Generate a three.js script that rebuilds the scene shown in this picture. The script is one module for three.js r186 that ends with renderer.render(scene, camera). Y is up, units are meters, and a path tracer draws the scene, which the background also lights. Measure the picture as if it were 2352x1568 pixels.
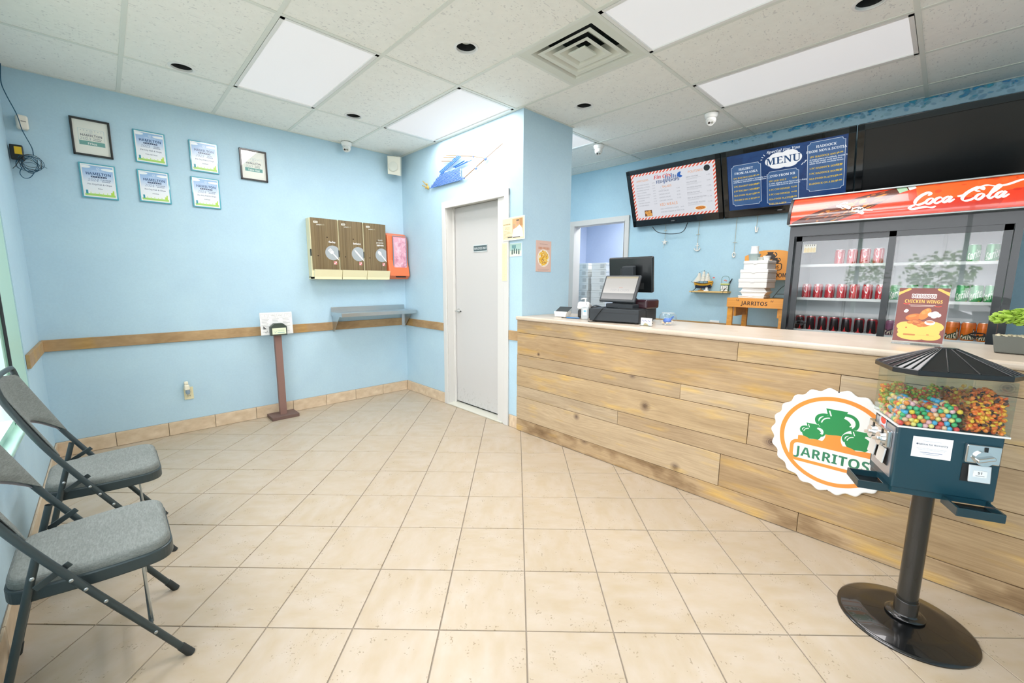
import * as THREE from 'three';
import { RoundedBoxGeometry } from 'three/addons/geometries/RoundedBoxGeometry.js';
import { mergeGeometries } from 'three/addons/utils/BufferGeometryUtils.js';
import { RectAreaLightUniformsLib } from 'three/addons/lights/RectAreaLightUniformsLib.js';
RectAreaLightUniformsLib.init();

// ---------------------------------------------------------------- camera, sky, exposure
const scene = new THREE.Scene();
const camera = new THREE.PerspectiveCamera(78.62, 2352 / 1568, 0.05, 200);
camera.position.set(4.675, 1.3854, 2.6743);
camera.rotation.order = 'YXZ';
camera.rotation.set(-0.14494, 0.80127, 0.00593);
scene.background = new THREE.Color().setRGB(4.8, 4.8, 5.0);          // bright overcast sky beyond the shop window
const renderer = new THREE.WebGLRenderer();
renderer.toneMapping = THREE.LinearToneMapping;
renderer.toneMappingExposure = 1.2;
renderer.shadowMap.enabled = true;
const PANEL_LIGHT = 9.6, PANEL_TINT = new THREE.Color().setRGB(1.0, 0.965, 0.975), PANEL_GLOW = 0.40;

// ---------------------------------------------------------------- helpers
let seedState = 7;
const rnd = () => { seedState = (seedState * 1664525 + 1013904223) >>> 0; return seedState / 4294967296; };
const rr = (a, b) => a + (b - a) * rnd();
const used = new Map();
const numbered = (n) => { const k = used.get(n) || 0; used.set(n, k + 1); return k ? n + '_' + String(k).padStart(3, '0') : n; };
function tag(o, label, category, group, kind) { if (label) o.userData.label = label; if (category) o.userData.category = category; if (group) o.userData.group = group; if (kind) o.userData.kind = kind; return o; }
function thing(name, label, category, p = [0, 0, 0], turn = 0, group) { const g = new THREE.Group(); g.name = numbered(name); g.position.set(...p); g.rotation.y = turn; scene.add(g); return tag(g, label, category, group); }
const merged = (g) => Array.isArray(g) ? (g.length === 1 ? g[0] : mergeGeometries(g.map((x) => { const y = x.index ? x.toNonIndexed() : x; for (const k of Object.keys(y.attributes)) if (!['position', 'normal', 'uv'].includes(k)) y.deleteAttribute(k); return y; }))) : g;
function part(name, geo, mat, parent, label) { const m = new THREE.Mesh(merged(geo), mat); m.name = name; m.castShadow = m.receiveShadow = true; parent.add(m); if (label) m.userData.label = label; return m; }
function obj(name, geo, mat, label, category, group) { const m = part(numbered(name), geo, mat, scene); return tag(m, label, category, group); }
function struct(name, geo, mat, label) { const m = part(name, geo, mat, scene); return tag(m, label, null, null, 'structure'); }
function copyOf(o, label, group) { const c = o.clone(); c.name = numbered(o.name.replace(/_\d{3}$/, '')); c.userData = { ...o.userData }; if (label) c.userData.label = label; if (group) c.userData.group = group; scene.add(c); return c; }
const tf = (g, x = 0, y = 0, z = 0, rx = 0, ry = 0, rz = 0) => { if (rx) g.rotateX(rx); if (rz) g.rotateZ(rz); if (ry) g.rotateY(ry); return g.translate(x, y, z); };
const bx = (w, h, d, x = 0, y = 0, z = 0, rx = 0, ry = 0, rz = 0) => tf(new THREE.BoxGeometry(w, h, d), x, y, z, rx, ry, rz);
const rb = (w, h, d, r, x = 0, y = 0, z = 0, rx = 0, ry = 0, rz = 0, s = 2) => tf(new RoundedBoxGeometry(w, h, d, s, Math.min(r, w / 2.01, h / 2.01, d / 2.01)), x, y, z, rx, ry, rz);
const span = (x0, x1, y0, y1, z0, z1) => bx(x1 - x0, y1 - y0, z1 - z0, (x0 + x1) / 2, (y0 + y1) / 2, (z0 + z1) / 2);
const cyl = (r0, r1, h, x = 0, y = 0, z = 0, rx = 0, ry = 0, rz = 0, n = 24) => tf(new THREE.CylinderGeometry(r0, r1, h, n), x, y, z, rx, ry, rz);
const sph = (r, x = 0, y = 0, z = 0, sx = 1, sy = 1, sz = 1, n = 16) => new THREE.SphereGeometry(r, n, Math.max(6, n >> 1)).scale(sx, sy, sz).translate(x, y, z);
const lathe = (pts, n = 40) => new THREE.LatheGeometry(pts.map((p) => new THREE.Vector2(p[0], p[1])), n);
const V = (a) => new THREE.Vector3(...a);
const tube = (pts, r, n = 24, k = 8, closed = false, tension = 0.5) => new THREE.TubeGeometry(new THREE.CatmullRomCurve3(pts.map(V), closed, 'catmullrom', tension), n, r, k, closed);
function rod(a, b, r, k = 10, r2) { const A = V(a), B = V(b), d = B.clone().sub(A), g = new THREE.CylinderGeometry(r2 ?? r, r, d.length(), k); g.applyQuaternion(new THREE.Quaternion().setFromUnitVectors(new THREE.Vector3(0, 1, 0), d.clone().normalize())); return g.translate((A.x + B.x) / 2, (A.y + B.y) / 2, (A.z + B.z) / 2); }
function shapeOf(pts) { const s = new THREE.Shape(); pts.forEach((p, i) => i ? s.lineTo(p[0], p[1]) : s.moveTo(p[0], p[1])); return s; }
const extr = (pts, depth, bevel = 0, seg = 1) => new THREE.ExtrudeGeometry(pts.isShape ? pts : shapeOf(pts), { depth, bevelEnabled: bevel > 0, bevelThickness: bevel, bevelSize: bevel, bevelOffset: -bevel, bevelSegments: seg, curveSegments: 16 });
// uv in metres from position and normal
function mUV(g, s = 1, ou = 0, ov = 0) {
  g = merged(g); const q = g.index ? g.toNonIndexed() : g, p = q.attributes.position, n = q.attributes.normal, uv = new Float32Array(p.count * 2);
  for (let i = 0; i < p.count; i++) {
    const ax = Math.abs(n.getX(i)), ay = Math.abs(n.getY(i)), az = Math.abs(n.getZ(i)); let u, v;
    if (ay >= ax && ay >= az) { u = p.getX(i); v = p.getZ(i); } else if (ax > az) { u = p.getZ(i); v = p.getY(i); } else { u = p.getX(i); v = p.getY(i); }
    uv[2 * i] = u / s + ou; uv[2 * i + 1] = v / s + ov;
  }
  q.setAttribute('uv', new THREE.BufferAttribute(uv, 2)); return q;
}
// noise
const hash = (x, y, s) => { let h = (x * 374761393 + y * 668265263 + s * 974634721) | 0; h = Math.imul(h ^ (h >>> 13), 1274126177); return ((h ^ (h >>> 16)) >>> 0) / 4294967296; };
function vn(x, y, s, px, py) { const xi = Math.floor(x), yi = Math.floor(y), fx = x - xi, fy = y - yi, u = fx * fx * (3 - 2 * fx), v = fy * fy * (3 - 2 * fy), w = (a, b) => hash(px ? ((a % px) + px) % px : a, py ? ((b % py) + py) % py : b, s); return (w(xi, yi) * (1 - u) + w(xi + 1, yi) * u) * (1 - v) + (w(xi, yi + 1) * (1 - u) + w(xi + 1, yi + 1) * u) * v; }
function fbm(x, y, s, oct, px, py) { let a = 0, w = 0.5, t = 0; for (let i = 0; i < oct; i++) { a += w * vn(x, y, s + i * 17, px, py); t += w; w *= 0.5; x *= 2; y *= 2; px *= 2; py *= 2; } return a / t; }
function dataTex(w, h, fn, srgb = true) {
  const d = new Uint8Array(w * h * 4);
  for (let y = 0, i = 0; y < h; y++) for (let x = 0; x < w; x++, i += 4) { const c = fn(x / w, y / h); d[i] = c[0]; d[i + 1] = c[1] ?? c[0]; d[i + 2] = c[2] ?? c[0]; d[i + 3] = 255; }
  const t = new THREE.DataTexture(d, w, h); t.wrapS = t.wrapT = THREE.RepeatWrapping; t.magFilter = THREE.LinearFilter; if (srgb) t.colorSpace = THREE.SRGBColorSpace; t.needsUpdate = true; return t;
}
function canvasTex(w, h, fn) { const c = document.createElement('canvas'); c.width = w; c.height = h; const g = c.getContext('2d'); fn(g, w, h); const t = new THREE.CanvasTexture(c); t.colorSpace = THREE.SRGBColorSpace; t.magFilter = THREE.LinearFilter; return t; }
const clamp = (v) => Math.max(0, Math.min(255, v));
const mat = (color, roughness = 0.6, o = {}) => new THREE.MeshPhysicalMaterial({ color, roughness, ...o });
const printMat = (t, roughness = 0.5, o = {}) => new THREE.MeshPhysicalMaterial({ map: t, roughness, ...o });
// a thin sheet with a printed front; front faces local +z
function sheet(name, w, h, t, tex, edge, parent, p, turn = 0, rough = 0.5, lbl) {
  const g = new THREE.Group();
  const m = new THREE.Mesh(new THREE.BoxGeometry(w, h, t), [edge, edge, edge, edge, printMat(tex, rough), edge]);
  m.castShadow = m.receiveShadow = true; m.name = name; m.position.set(...p); m.rotation.y = turn; parent.add(m); if (lbl) m.userData.label = lbl; return m;
}
// writing
function txt(g, s, x, y, size, color = '#000', o = {}) { g.save(); g.fillStyle = color; g.font = (o.style || '') + ' ' + size + 'px ' + (o.font || 'sans-serif'); g.textAlign = o.align || 'center'; g.textBaseline = 'middle'; g.translate(x, y); if (o.rot) g.rotate(o.rot); if (o.skew) g.transform(1, 0, o.skew, 1, 0, 0); if (o.sx) g.scale(o.sx, 1); if (o.stroke) { g.lineWidth = o.lw || 4; g.lineJoin = 'round'; g.strokeStyle = o.stroke; g.strokeText(s, 0, 0); } g.fillText(s, 0, 0); g.restore(); }

// ---------------------------------------------------------------- materials
const ROOM = { x1: 6.2, z0: -2.1, z1: 3.07, h: 2.8255 };
const wallMottle = (base, amp, seed) => dataTex(512, 512, (u, v) => { const a = fbm(u * 6, v * 6, seed, 4, 6, 6) - 0.5, b = vn(u * 120, v * 120, seed + 5, 120, 120) - 0.5; return base.map((c, i) => clamp(c + a * amp * (i === 2 ? 0.6 : 1) + b * 4)); });
const M = {};
M.wall = mat('#ffffff', 0.62, { map: wallMottle([182, 211, 225], 8, 11) });
M.wallTv = mat('#ffffff', 0.62, { map: wallMottle([174, 208, 222], 10, 31) });
M.lavender = mat('#ffffff', 0.7, { map: wallMottle([196, 208, 230], 6, 41) });
M.whitePaint = mat('#d6d5d0', 0.45);
M.doorPaint = mat('#ffffff', 0.42, { map: canvasTex(512, 1024, (g, w, h) => {
  g.fillStyle = '#c8c7c4'; g.fillRect(0, 0, w, h);
  let s = 3; const R = () => { s = (s * 16807) % 2147483647; return s / 2147483647; };
  for (let i = 0; i < 170; i++) { const x = Math.pow(R(), 1.7) * w, y = h - Math.pow(R(), 2) * 80; g.fillStyle = `rgba(120,122,112,${0.05 + R() * 0.16})`; g.beginPath(); g.ellipse(x, y, 1 + R() * 9, 1 + R() * 3, R() * 3, 0, 7); g.fill(); }
}) });
M.black = mat('#141719', 0.35); M.blackGloss = mat('#0b0d0e', 0.12, { clearcoat: 0.6 }); M.blackMatte = mat('#1c1f20', 0.7);
M.chrome = mat('#d9dcdc', 0.18, { metalness: 1 }); M.steel = mat('#c3c9cb', 0.3, { metalness: 1 }); M.white = mat('#ecece8', 0.5); M.whiteGloss = mat('#f0f0ec', 0.25);
M.cream = mat('#e4dcb4', 0.4);
M.stone = mat('#ffffff', 0.3, { map: dataTex(512, 512, (u, v) => { const a = fbm(u * 8, v * 8, 3, 5, 8, 8) - 0.5, b = vn(u * 170, v * 170, 9, 170, 170); return [clamp(202 + a * 20 + (b > 0.93 ? -16 : 0)), clamp(187 + a * 22 + (b > 0.93 ? -16 : 0)), clamp(168 + a * 24 + (b > 0.93 ? -16 : 0))]; }) });
// floor tile variants: cream ceramic with blotches and small pits
const floorMats = [0, 1, 2, 3, 4].map((k) => {
  const s = 100 + k * 37, f = (u, v) => { const a = fbm(u * 5, v * 5, s, 4) - 0.5, b = fbm(u * 9 + 3, v * 4, s + 50, 4) - 0.5, pz = fbm(u * 7, v * 7, s + 80, 2), p = vn(u * 70, v * 70, s + 7) > 0.86 && pz > 0.6 ? 1 : 0; return [a, b, p]; };
  return mat('#ffffff', 0.34, {
    map: dataTex(256, 256, (u, v) => { const [a, b, p] = f(u, v); return [clamp(185 + b * 12 + a * 7 - p * 30), clamp(170 + b * 16 + a * 10 - p * 30), clamp(148 + b * 26 + a * 17 - p * 32)]; }),
    bumpMap: dataTex(256, 256, (u, v) => { const [a, , p] = f(u, v); return [clamp(190 + a * 60 - p * 120)]; }, false), bumpScale: 0.0009,
  });
});
M.grout = mat('#8f8577', 0.9);
const baseMats = [0, 1, 2].map((k) => mat('#ffffff', 0.36, { map: dataTex(256, 96, (u, v) => { const a = fbm(u * 6, v * 3, 300 + k * 11, 4) - 0.5; return [clamp(216 + a * 34), clamp(194 + a * 40), clamp(164 + a * 46)]; }) }));
// ceiling tile: fissured mineral fibre
const fiss = (u, v) => { const a = vn(u * 170, v * 90, 71, 170, 90), b = fbm(u * 30, v * 30, 72, 2, 30, 30); return a > 0.83 && b > 0.42 ? 1 : 0; };
M.ceil = mat('#ffffff', 0.95, { map: dataTex(1024, 1024, (u, v) => { const a = fbm(u * 40, v * 40, 73, 3, 40, 40) - 0.5, f = fiss(u, v); return [clamp(245 + a * 6 - f * 20), clamp(245 + a * 6 - f * 20), clamp(238 + a * 6 - f * 18)]; }), bumpMap: dataTex(1024, 1024, (u, v) => [clamp(200 - fiss(u, v) * 60 + (vn(u * 200, v * 200, 74, 200, 200) - 0.5) * 30)], false), bumpScale: 0.0006 });
M.tbar = mat('#e2e5dc', 0.6);
// weathered pine
function woodTex(seed, base, knots, w = 1024, h = 256, opt = {}) {
  const K = []; for (let i = 0; i < knots; i++) K.push([hash(i, 1, seed), 0.15 + 0.7 * hash(i, 2, seed), 0.005 + 0.008 * hash(i, 3, seed)]);
  return dataTex(w, h, (u, v) => {
    let wv = v, dk = 0;
    for (const [kx, ky, kr] of K) { const dx = (u - kx) * (opt.aspect || 8), dy = v - ky, d = Math.hypot(dx, dy), r = kr * (opt.aspect || 8); wv += Math.exp(-((dx / (r * 2.2)) ** 2)) * Math.sign(dy) * Math.exp(-Math.abs(dy) * 5) * -0.10; if (d < r) dk = Math.max(dk, 0.75 - 0.4 * (d / r) + 0.15 * Math.sin(d / r * 14)); else if (d < r * 2.1) dk = Math.max(dk, 0.28 * (1 - (d - r) / (r * 1.1))); }
    const g = fbm(u * 5, wv * 42, seed, 4, 5, 42), ring = 0.5 + 0.5 * Math.sin((wv * 9 + fbm(u * 3, wv * 4, seed + 3, 3, 3, 4) * 7) * 6.2832), b = fbm(u * 7, v * 3, seed + 9, 4, 7, 3) - 0.5, fine = vn(u * 70, wv * 240, seed + 13, 70, 240) - 0.5, worn = fbm(u * 9, v * 6, seed + 21, 3, 9, 6), dirt = opt.dirt ? Math.max(0, fbm(u * 14, v * 3, seed + 31, 4, 14, 3) - 0.42) * opt.dirt : 0;
    const t = (g - 0.5) * 20 + (ring - 0.5) * 7 + b * 30 + fine * 12 - dirt, gold = worn > 0.6 ? (worn - 0.6) * 120 : 0;
    return [clamp(base[0] + t + gold * 0.55 - dk * 120), clamp(base[1] + t + gold * 0.28 - dk * 112), clamp(base[2] + t * 0.9 - gold * 0.5 - dk * 84)];
  });
}
const plankMats = [0, 1, 2, 3, 4, 5, 6].map((k) => mat('#ffffff', 0.62, { map: woodTex(500 + k * 13, [[176, 151, 118], [168, 145, 113], [182, 160, 128], [170, 143, 106], [175, 155, 126], [171, 147, 114], [180, 155, 118]][k], [3, 2, 2, 1, 3, 1, 2][k]) }));
const dirtyPlank = mat('#ffffff', 0.7, { map: woodTex(911, [176, 150, 114], 2, 1024, 256, { dirt: 130 }) });
M.rail = mat('#ffffff', 0.55, { map: woodTex(801, [172, 141, 100], 3) });
M.orangeWood = mat('#ffffff', 0.5, { map: woodTex(871, [222, 158, 74], 0, 512, 256) });
M.darkWood = mat('#ffffff', 0.25, { map: woodTex(881, [104, 90, 62], 1, 512, 256, { aspect: 2 }), clearcoat: 0.5 });
M.shelfWood = mat('#d9b877', 0.5);
M.fabric = mat('#ffffff', 0.95, { map: dataTex(512, 512, (u, v) => { const a = vn(u * 40, v * 220, 901, 40, 220) - 0.5, b = vn(u * 240, v * 240, 902, 240, 240) - 0.5, c = fbm(u * 6, v * 6, 903, 3, 6, 6) - 0.5; const t = a * 18 + b * 14 + c * 6; return [clamp(112 + t), clamp(118 + t), clamp(114 + t)]; }), bumpMap: dataTex(512, 512, (u, v) => [clamp(128 + (vn(u * 240, v * 240, 902, 240, 240) - 0.5) * 150)], false), bumpScale: 0.0006, sheen: 0.3, sheenRoughness: 0.8, sheenColor: new THREE.Color(0.5, 0.5, 0.5) });
M.gunmetal = mat('#3d484a', 0.38, { metalness: 0.35 }); M.rubber = mat('#2f3332', 0.8); M.zinc = mat('#b9bfc0', 0.35, { metalness: 1 });
M.glass = mat('#ffffff', 0.02, { transmission: 1, thickness: 0, ior: 1.5 });
M.clear = mat('#f4f8f8', 0.03, { transmission: 1, thickness: 0, ior: 1.35 });
M.mint = mat('#b4dccb', 0.45);
// ---------------------------------------------------------------- the room
const GX = [0, 1, 2, 3, 4].map((i) => 0.75 + 1.2192 * i), GZ = (k) => 0.018 + (4 - k) * 0.6096;
const H = ROOM.h;
// floor: grout bed and diagonal ceramic tiles
const floor = struct('floor', span(-0.12, 6.32, -0.14, -0.0035, -4.2, 3.2), M.grout, 'cream ceramic tile floor laid on the diagonal with brown-grey grout');
{
  const th = 0.79131, s = 0.34811, o = [2.417, 0.3736], A = [Math.cos(th), -Math.sin(th)], B = [Math.sin(th), Math.cos(th)], gap = 0.0026;
  const clip = (poly, ax, val, sign) => { const out = []; for (let i = 0; i < poly.length; i++) { const a = poly[i], b = poly[(i + 1) % poly.length], da = (a[ax] - val) * sign, db = (b[ax] - val) * sign; if (da >= 0) out.push(a); if ((da >= 0) !== (db >= 0)) { const t = da / (da - db); out.push([a[0] + (b[0] - a[0]) * t, a[1] + (b[1] - a[1]) * t]); } } return out; };
  for (let r = -22; r <= 22; r++) for (let c = -22; c <= 22; c++) {
    let P = [[gap, gap], [s - gap, gap], [s - gap, s - gap], [gap, s - gap]].map(([a, b]) => [o[0] + (c * s + a) * A[0] + (r * s + b) * B[0], o[1] + (c * s + a) * A[1] + (r * s + b) * B[1]]);
    P = clip(clip(clip(clip(P, 0, 0.002, 1), 0, 6.19, -1), 1, -2.095, 1), 1, 3.066, -1);
    { const mx = P.reduce((a, p) => a + p[0], 0) / (P.length || 1), mz = P.reduce((a, p) => a + p[1], 0) / (P.length || 1); if (mx < 2.04 && mz < 0.24 && mz > -0.68) P = clip(P, 1, 0, 1); }
    if (P.length < 3) continue;
    const cx = P.reduce((a, p) => a + p[0], 0) / P.length, cz = P.reduce((a, p) => a + p[1], 0) / P.length;
    let area = 0; P.forEach((p, i) => { const q = P[(i + 1) % P.length]; area += p[0] * q[1] - q[0] * p[1]; }); if (Math.abs(area) < 0.0008) continue;
    if (area > 0) P.reverse();
    const dy = (hash(r, c, 5) - 0.5) * 0.0008, rot = Math.floor(hash(r, c, 6) * 4), pos = [], uv = [];
    const put = (p, y, k) => { const dx = p[0] - cx, dz = p[1] - cz, L = Math.hypot(dx, dz) || 1, x = cx + dx * (1 - k / L), z = cz + dz * (1 - k / L); pos.push(x, y + dy, z); let u = ((x - o[0]) * A[0] + (z - o[1]) * A[1]) / s - c, v = ((x - o[0]) * B[0] + (z - o[1]) * B[1]) / s - r; for (let i = 0; i < rot; i++) [u, v] = [v, 1 - u]; uv.push(u * 0.96 + 0.02, v * 0.96 + 0.02); };
    const n = P.length;
    for (let i = 1; i < n - 1; i++) { put(P[0], 0, 0.0016); put(P[i], 0, 0.0016); put(P[i + 1], 0, 0.0016); }
    for (let i = 0; i < n; i++) { const a = P[i], b = P[(i + 1) % n]; put(a, 0, 0.0016); put(a, -0.0012, 0); put(b, -0.0012, 0); put(a, 0, 0.0016); put(b, -0.0012, 0); put(b, 0, 0.0016); put(a, -0.0012, 0); put(a, -0.006, 0); put(b, -0.006, 0); put(a, -0.0012, 0); put(b, -0.006, 0); put(b, -0.0012, 0); }
    const g = new THREE.BufferGeometry(); g.setAttribute('position', new THREE.Float32BufferAttribute(pos, 3)); g.setAttribute('uv', new THREE.Float32BufferAttribute(uv, 2)); g.computeVertexNormals();
    part('tile', g, floorMats[Math.floor(hash(r, c, 8) * 5)], floor);
  }
}
// walls
struct('wall_left', mUV(span(-0.12, 0, 0, H + 0.1, -4.2, 3.2)), M.wall, 'pale blue painted side wall with hanging awards');
struct('wall_back', mUV([span(0, 0.885, 0, H + 0.1, -0.665, 0), span(1.775, 2.04, 0, H + 0.1, -0.665, 0), span(0.885, 1.775, 2.165, H + 0.1, -0.665, 0), span(0.885, 1.775, 0, 2.165, -0.665, -0.16)]), M.wall, 'pale blue wall around the white door');
struct('wall_service', mUV([span(0, 0.945, 0, H + 0.1, -2.22, -2.1), span(1.815, 6.32, 0, H + 0.1, -2.22, -2.1), span(0.945, 1.815, 2.15, H + 0.1, -2.22, -2.1)]), M.wallTv, 'blue wall behind the counter under the menu screens');
struct('wall_right', mUV(span(6.2, 6.32, 0, H + 0.1, -2.22, 3.2)), M.wall, 'pale blue side wall beyond the counter');
struct('wall_front', mUV([span(0, 0.8, 0, H + 0.1, 3.07, 3.2), span(0.8, 5.9, 0, 0.6, 3.07, 3.2), span(0.8, 5.9, 2.6, H + 0.1, 3.07, 3.2), span(5.9, 6.32, 0, H + 0.1, 3.07, 3.2)]), M.wall, 'pale blue front wall around the shop window');
struct('wall_storeroom', mUV([span(-0.02, 0.1, 0, 2.7, -3.72, -2.22), span(0.1, 2.6, 0, 2.7, -3.72, -3.6), span(2.6, 2.72, 0, 2.7, -3.72, -2.22), span(-0.02, 2.72, 2.6, 2.7, -3.72, -2.22)]), M.lavender, 'lavender blue store room walls seen through the open doorway');
// faded blue sponge-paint patches along the top of the service wall
{
  const t = canvasTex(1024, 64, (g, w, h) => { g.clearRect(0, 0, w, h); let s = 11; const R = () => { s = (s * 16807) % 2147483647; return s / 2147483647; }; for (let i = 0; i < 560; i++) { const x = Math.sqrt(R()) * w, y = R() * R() * h * (0.25 + 0.6 * x / w), r = 1.5 + R() * 6; g.fillStyle = `rgba(${20 + R() * 60},${150 + R() * 50},${205 + R() * 30},${0.1 + R() * 0.28})`; g.beginPath(); g.ellipse(x, y, r, r * 0.7, R() * 3, 0, 7); g.fill(); } });
  const m = printMat(t, 0.62, { transparent: true, alphaTest: 0 });
  const g = new THREE.PlaneGeometry(4.0, 0.16); g.translate(4.2, H - 0.08, -2.0985);
  tag(part('trim_7', g, m, scene), 'brighter sponged blue paint dabs along the ceiling edge', null, null, 'structure');
}
// shop window
{
  const w = struct('window_1', [span(0.8, 1.3, 0.6, 2.6, 3.075, 3.17), ...[1.325, 2.5, 3.65, 4.8, 5.875].map((x) => span(x - 0.025, x + 0.025, 0.6, 2.6, 3.085, 3.15)), span(1.3, 5.9, 0.6, 0.65, 3.085, 3.15), span(1.3, 5.9, 2.55, 2.6, 3.085, 3.15)], M.mint, 'mint green framed shop window');
  [[1.35, 2.475], [2.525, 3.625], [3.675, 4.775], [4.825, 5.85]].forEach(([a, b]) => part('pane', span(a, b, 0.65, 2.55, 3.117, 3.121), M.glass, w));
  part('window_sill', rb(5.1, 0.025, 0.17, 0.008, 3.35, 0.605, 3.125), M.mint, w);
  part('gasket', span(1.296, 1.304, 0.62, 2.58, 3.066, 3.078), M.black, w, 'dark rubber gasket line');
}
// baseboard tiles
{
  const tg = (L, k) => { const g = new RoundedBoxGeometry(L, 0.116, 0.010, 1, 0.002); return g; };
  const bl = struct('baseboard_left', span(0.0005, 0.004, 0.0, 0.119, 0.004, 3.068), M.grout, 'skirting of cream tiles along the side wall');
  const js = [0.012, 0.349, 0.69, 1.025, 1.366, 1.708, 2.048, 2.389, 2.731, 3.066];
  for (let i = 0; i < 9; i++) { const L = js[i + 1] - js[i] - 0.0035, m = part('tile', tg(L), baseMats[i % 3], bl); m.rotation.y = Math.PI / 2; m.position.set(0.007 + (hash(i, 0, 3) - 0.5) * 0.0015, 0.0595, (js[i] + js[i + 1]) / 2); }
  const bb = struct('baseboard_back', [span(0.004, 0.835, 0, 0.119, 0.0005, 0.004), span(1.885, 2.01, 0, 0.119, 0.0005, 0.004)], M.grout, 'skirting of cream tiles beside the white door');
  [[0.012, 0.099], [0.099, 0.44], [0.44, 0.789], [0.789, 0.835], [1.885, 1.9], [1.9, 2.01]].forEach(([a, b], i) => { const m = part('tile', tg(b - a - 0.003), baseMats[i % 3], bb); m.position.set((a + b) / 2, 0.0595, 0.007); });
  const bf = struct('baseboard_front', span(0.01, 5.9, 0, 0.119, 3.066, 3.0695), M.grout, 'skirting of cream tiles under the shop window');
  for (let i = 0; i < 17; i++) { const a = 0.014 + i * 0.3415, m = part('tile', tg(0.338), baseMats[i % 3], bf); m.position.set(a + 0.17, 0.0595, 3.063); }
}
// wooden chair rail
const railGeo = (L) => mUV(rb(L, 0.088, 0.018, 0.003), 1.6, rnd(), rnd());
{
  const t = (n, L, p, turn, lbl) => { const m = struct(n, railGeo(L), M.rail, lbl); m.position.set(...p); m.rotation.y = turn; return m; };
  t('trim_1', 3.03, [0.0095, 0.878, 1.545], Math.PI / 2, 'brown wooden rail along the side wall');
  t('trim_2', 0.815, [0.425, 0.872, 0.0095], 0, 'brown wooden rail between the corner and the door');
  t('trim_3', 0.14, [1.955, 0.885, 0.0095], 0, 'short brown wooden rail between door and counter');
  t('trim_4', 0.78, [0.40, 0.872, 3.0605], 0, 'brown wooden rail end beside the shop window');
  t('trim_5', 3.9, [3.78, 0.90, -2.0905], 0, 'brown wooden rail low on the service wall');
}
// white door with casing
{
  const d = thing('door', null, null); d.name = 'door_1'; tag(d, 'white flush door with steel lever and scuffed bottom', null, null, 'structure');
  part('door_panel', rb(0.80, 2.115, 0.042, 0.003, 1.308, 1.09, -0.115), M.doorPaint, d);
  part('door_frame', [span(0.885, 0.905, 0, 2.165, -0.155, 0.0), span(1.715, 1.775, 0, 2.165, -0.155, 0.0), span(0.885, 1.775, 2.15, 2.165, -0.155, 0), span(0.905, 0.93, 0, 2.15, -0.09, -0.075), span(1.69, 1.715, 0, 2.15, -0.09, -0.075)], M.whitePaint, d);
  part('casing', [rb(0.062, 2.2, 0.018, 0.005, 0.868, 1.1, 0.009), rb(0.062, 2.2, 0.018, 0.005, 1.846, 1.1, 0.009), rb(1.04, 0.066, 0.018, 0.005, 1.357, 2.168, 0.0092), span(1.775, 1.82, 0, 2.14, -0.004, 0.004)], M.whitePaint, d);
  part('threshold', rb(0.90, 0.014, 0.13, 0.004, 1.34, 0.008, -0.05), mat('#d3d3c6', 0.5), d);
  const h = part('lever_handle', [cyl(0.026, 0.026, 0.012, 0.975, 1.055, -0.09, Math.PI / 2), rod([0.975, 1.055, -0.09], [0.975, 1.055, -0.045], 0.009), tube([[0.975, 1.055, -0.045], [1.0, 1.056, -0.042], [1.05, 1.052, -0.042], [1.075, 1.055, -0.045]], 0.008, 12), rb(0.012, 0.12, 0.02, 0.003, 0.916, 1.055, -0.093)], M.chrome, d, 'brushed steel lever handle and strike plate');
}
// open doorway to the store room
{
  const d = thing('door'); d.name = 'door_2'; tag(d, 'white cased opening into the lavender store room', null, null, 'structure');
  part('casing', [rb(0.07, 2.19, 0.02, 0.005, 0.955, 1.095, -2.09), rb(0.07, 2.19, 0.02, 0.005, 1.81, 1.095, -2.09), rb(0.93, 0.07, 0.02, 0.005, 1.38, 2.165, -2.0895)], M.whitePaint, d);
  part('jamb', [span(0.985, 0.995, 0, 2.135, -2.225, -2.08), span(1.775, 1.785, 0, 2.135, -2.225, -2.08), span(0.985, 1.785, 2.13, 2.142, -2.225, -2.08), span(0.945, 0.985, 0, 2.14, -2.22, -2.1), span(1.785, 1.815, 0, 2.14, -2.22, -2.1)], M.whitePaint, d);
}
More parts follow.
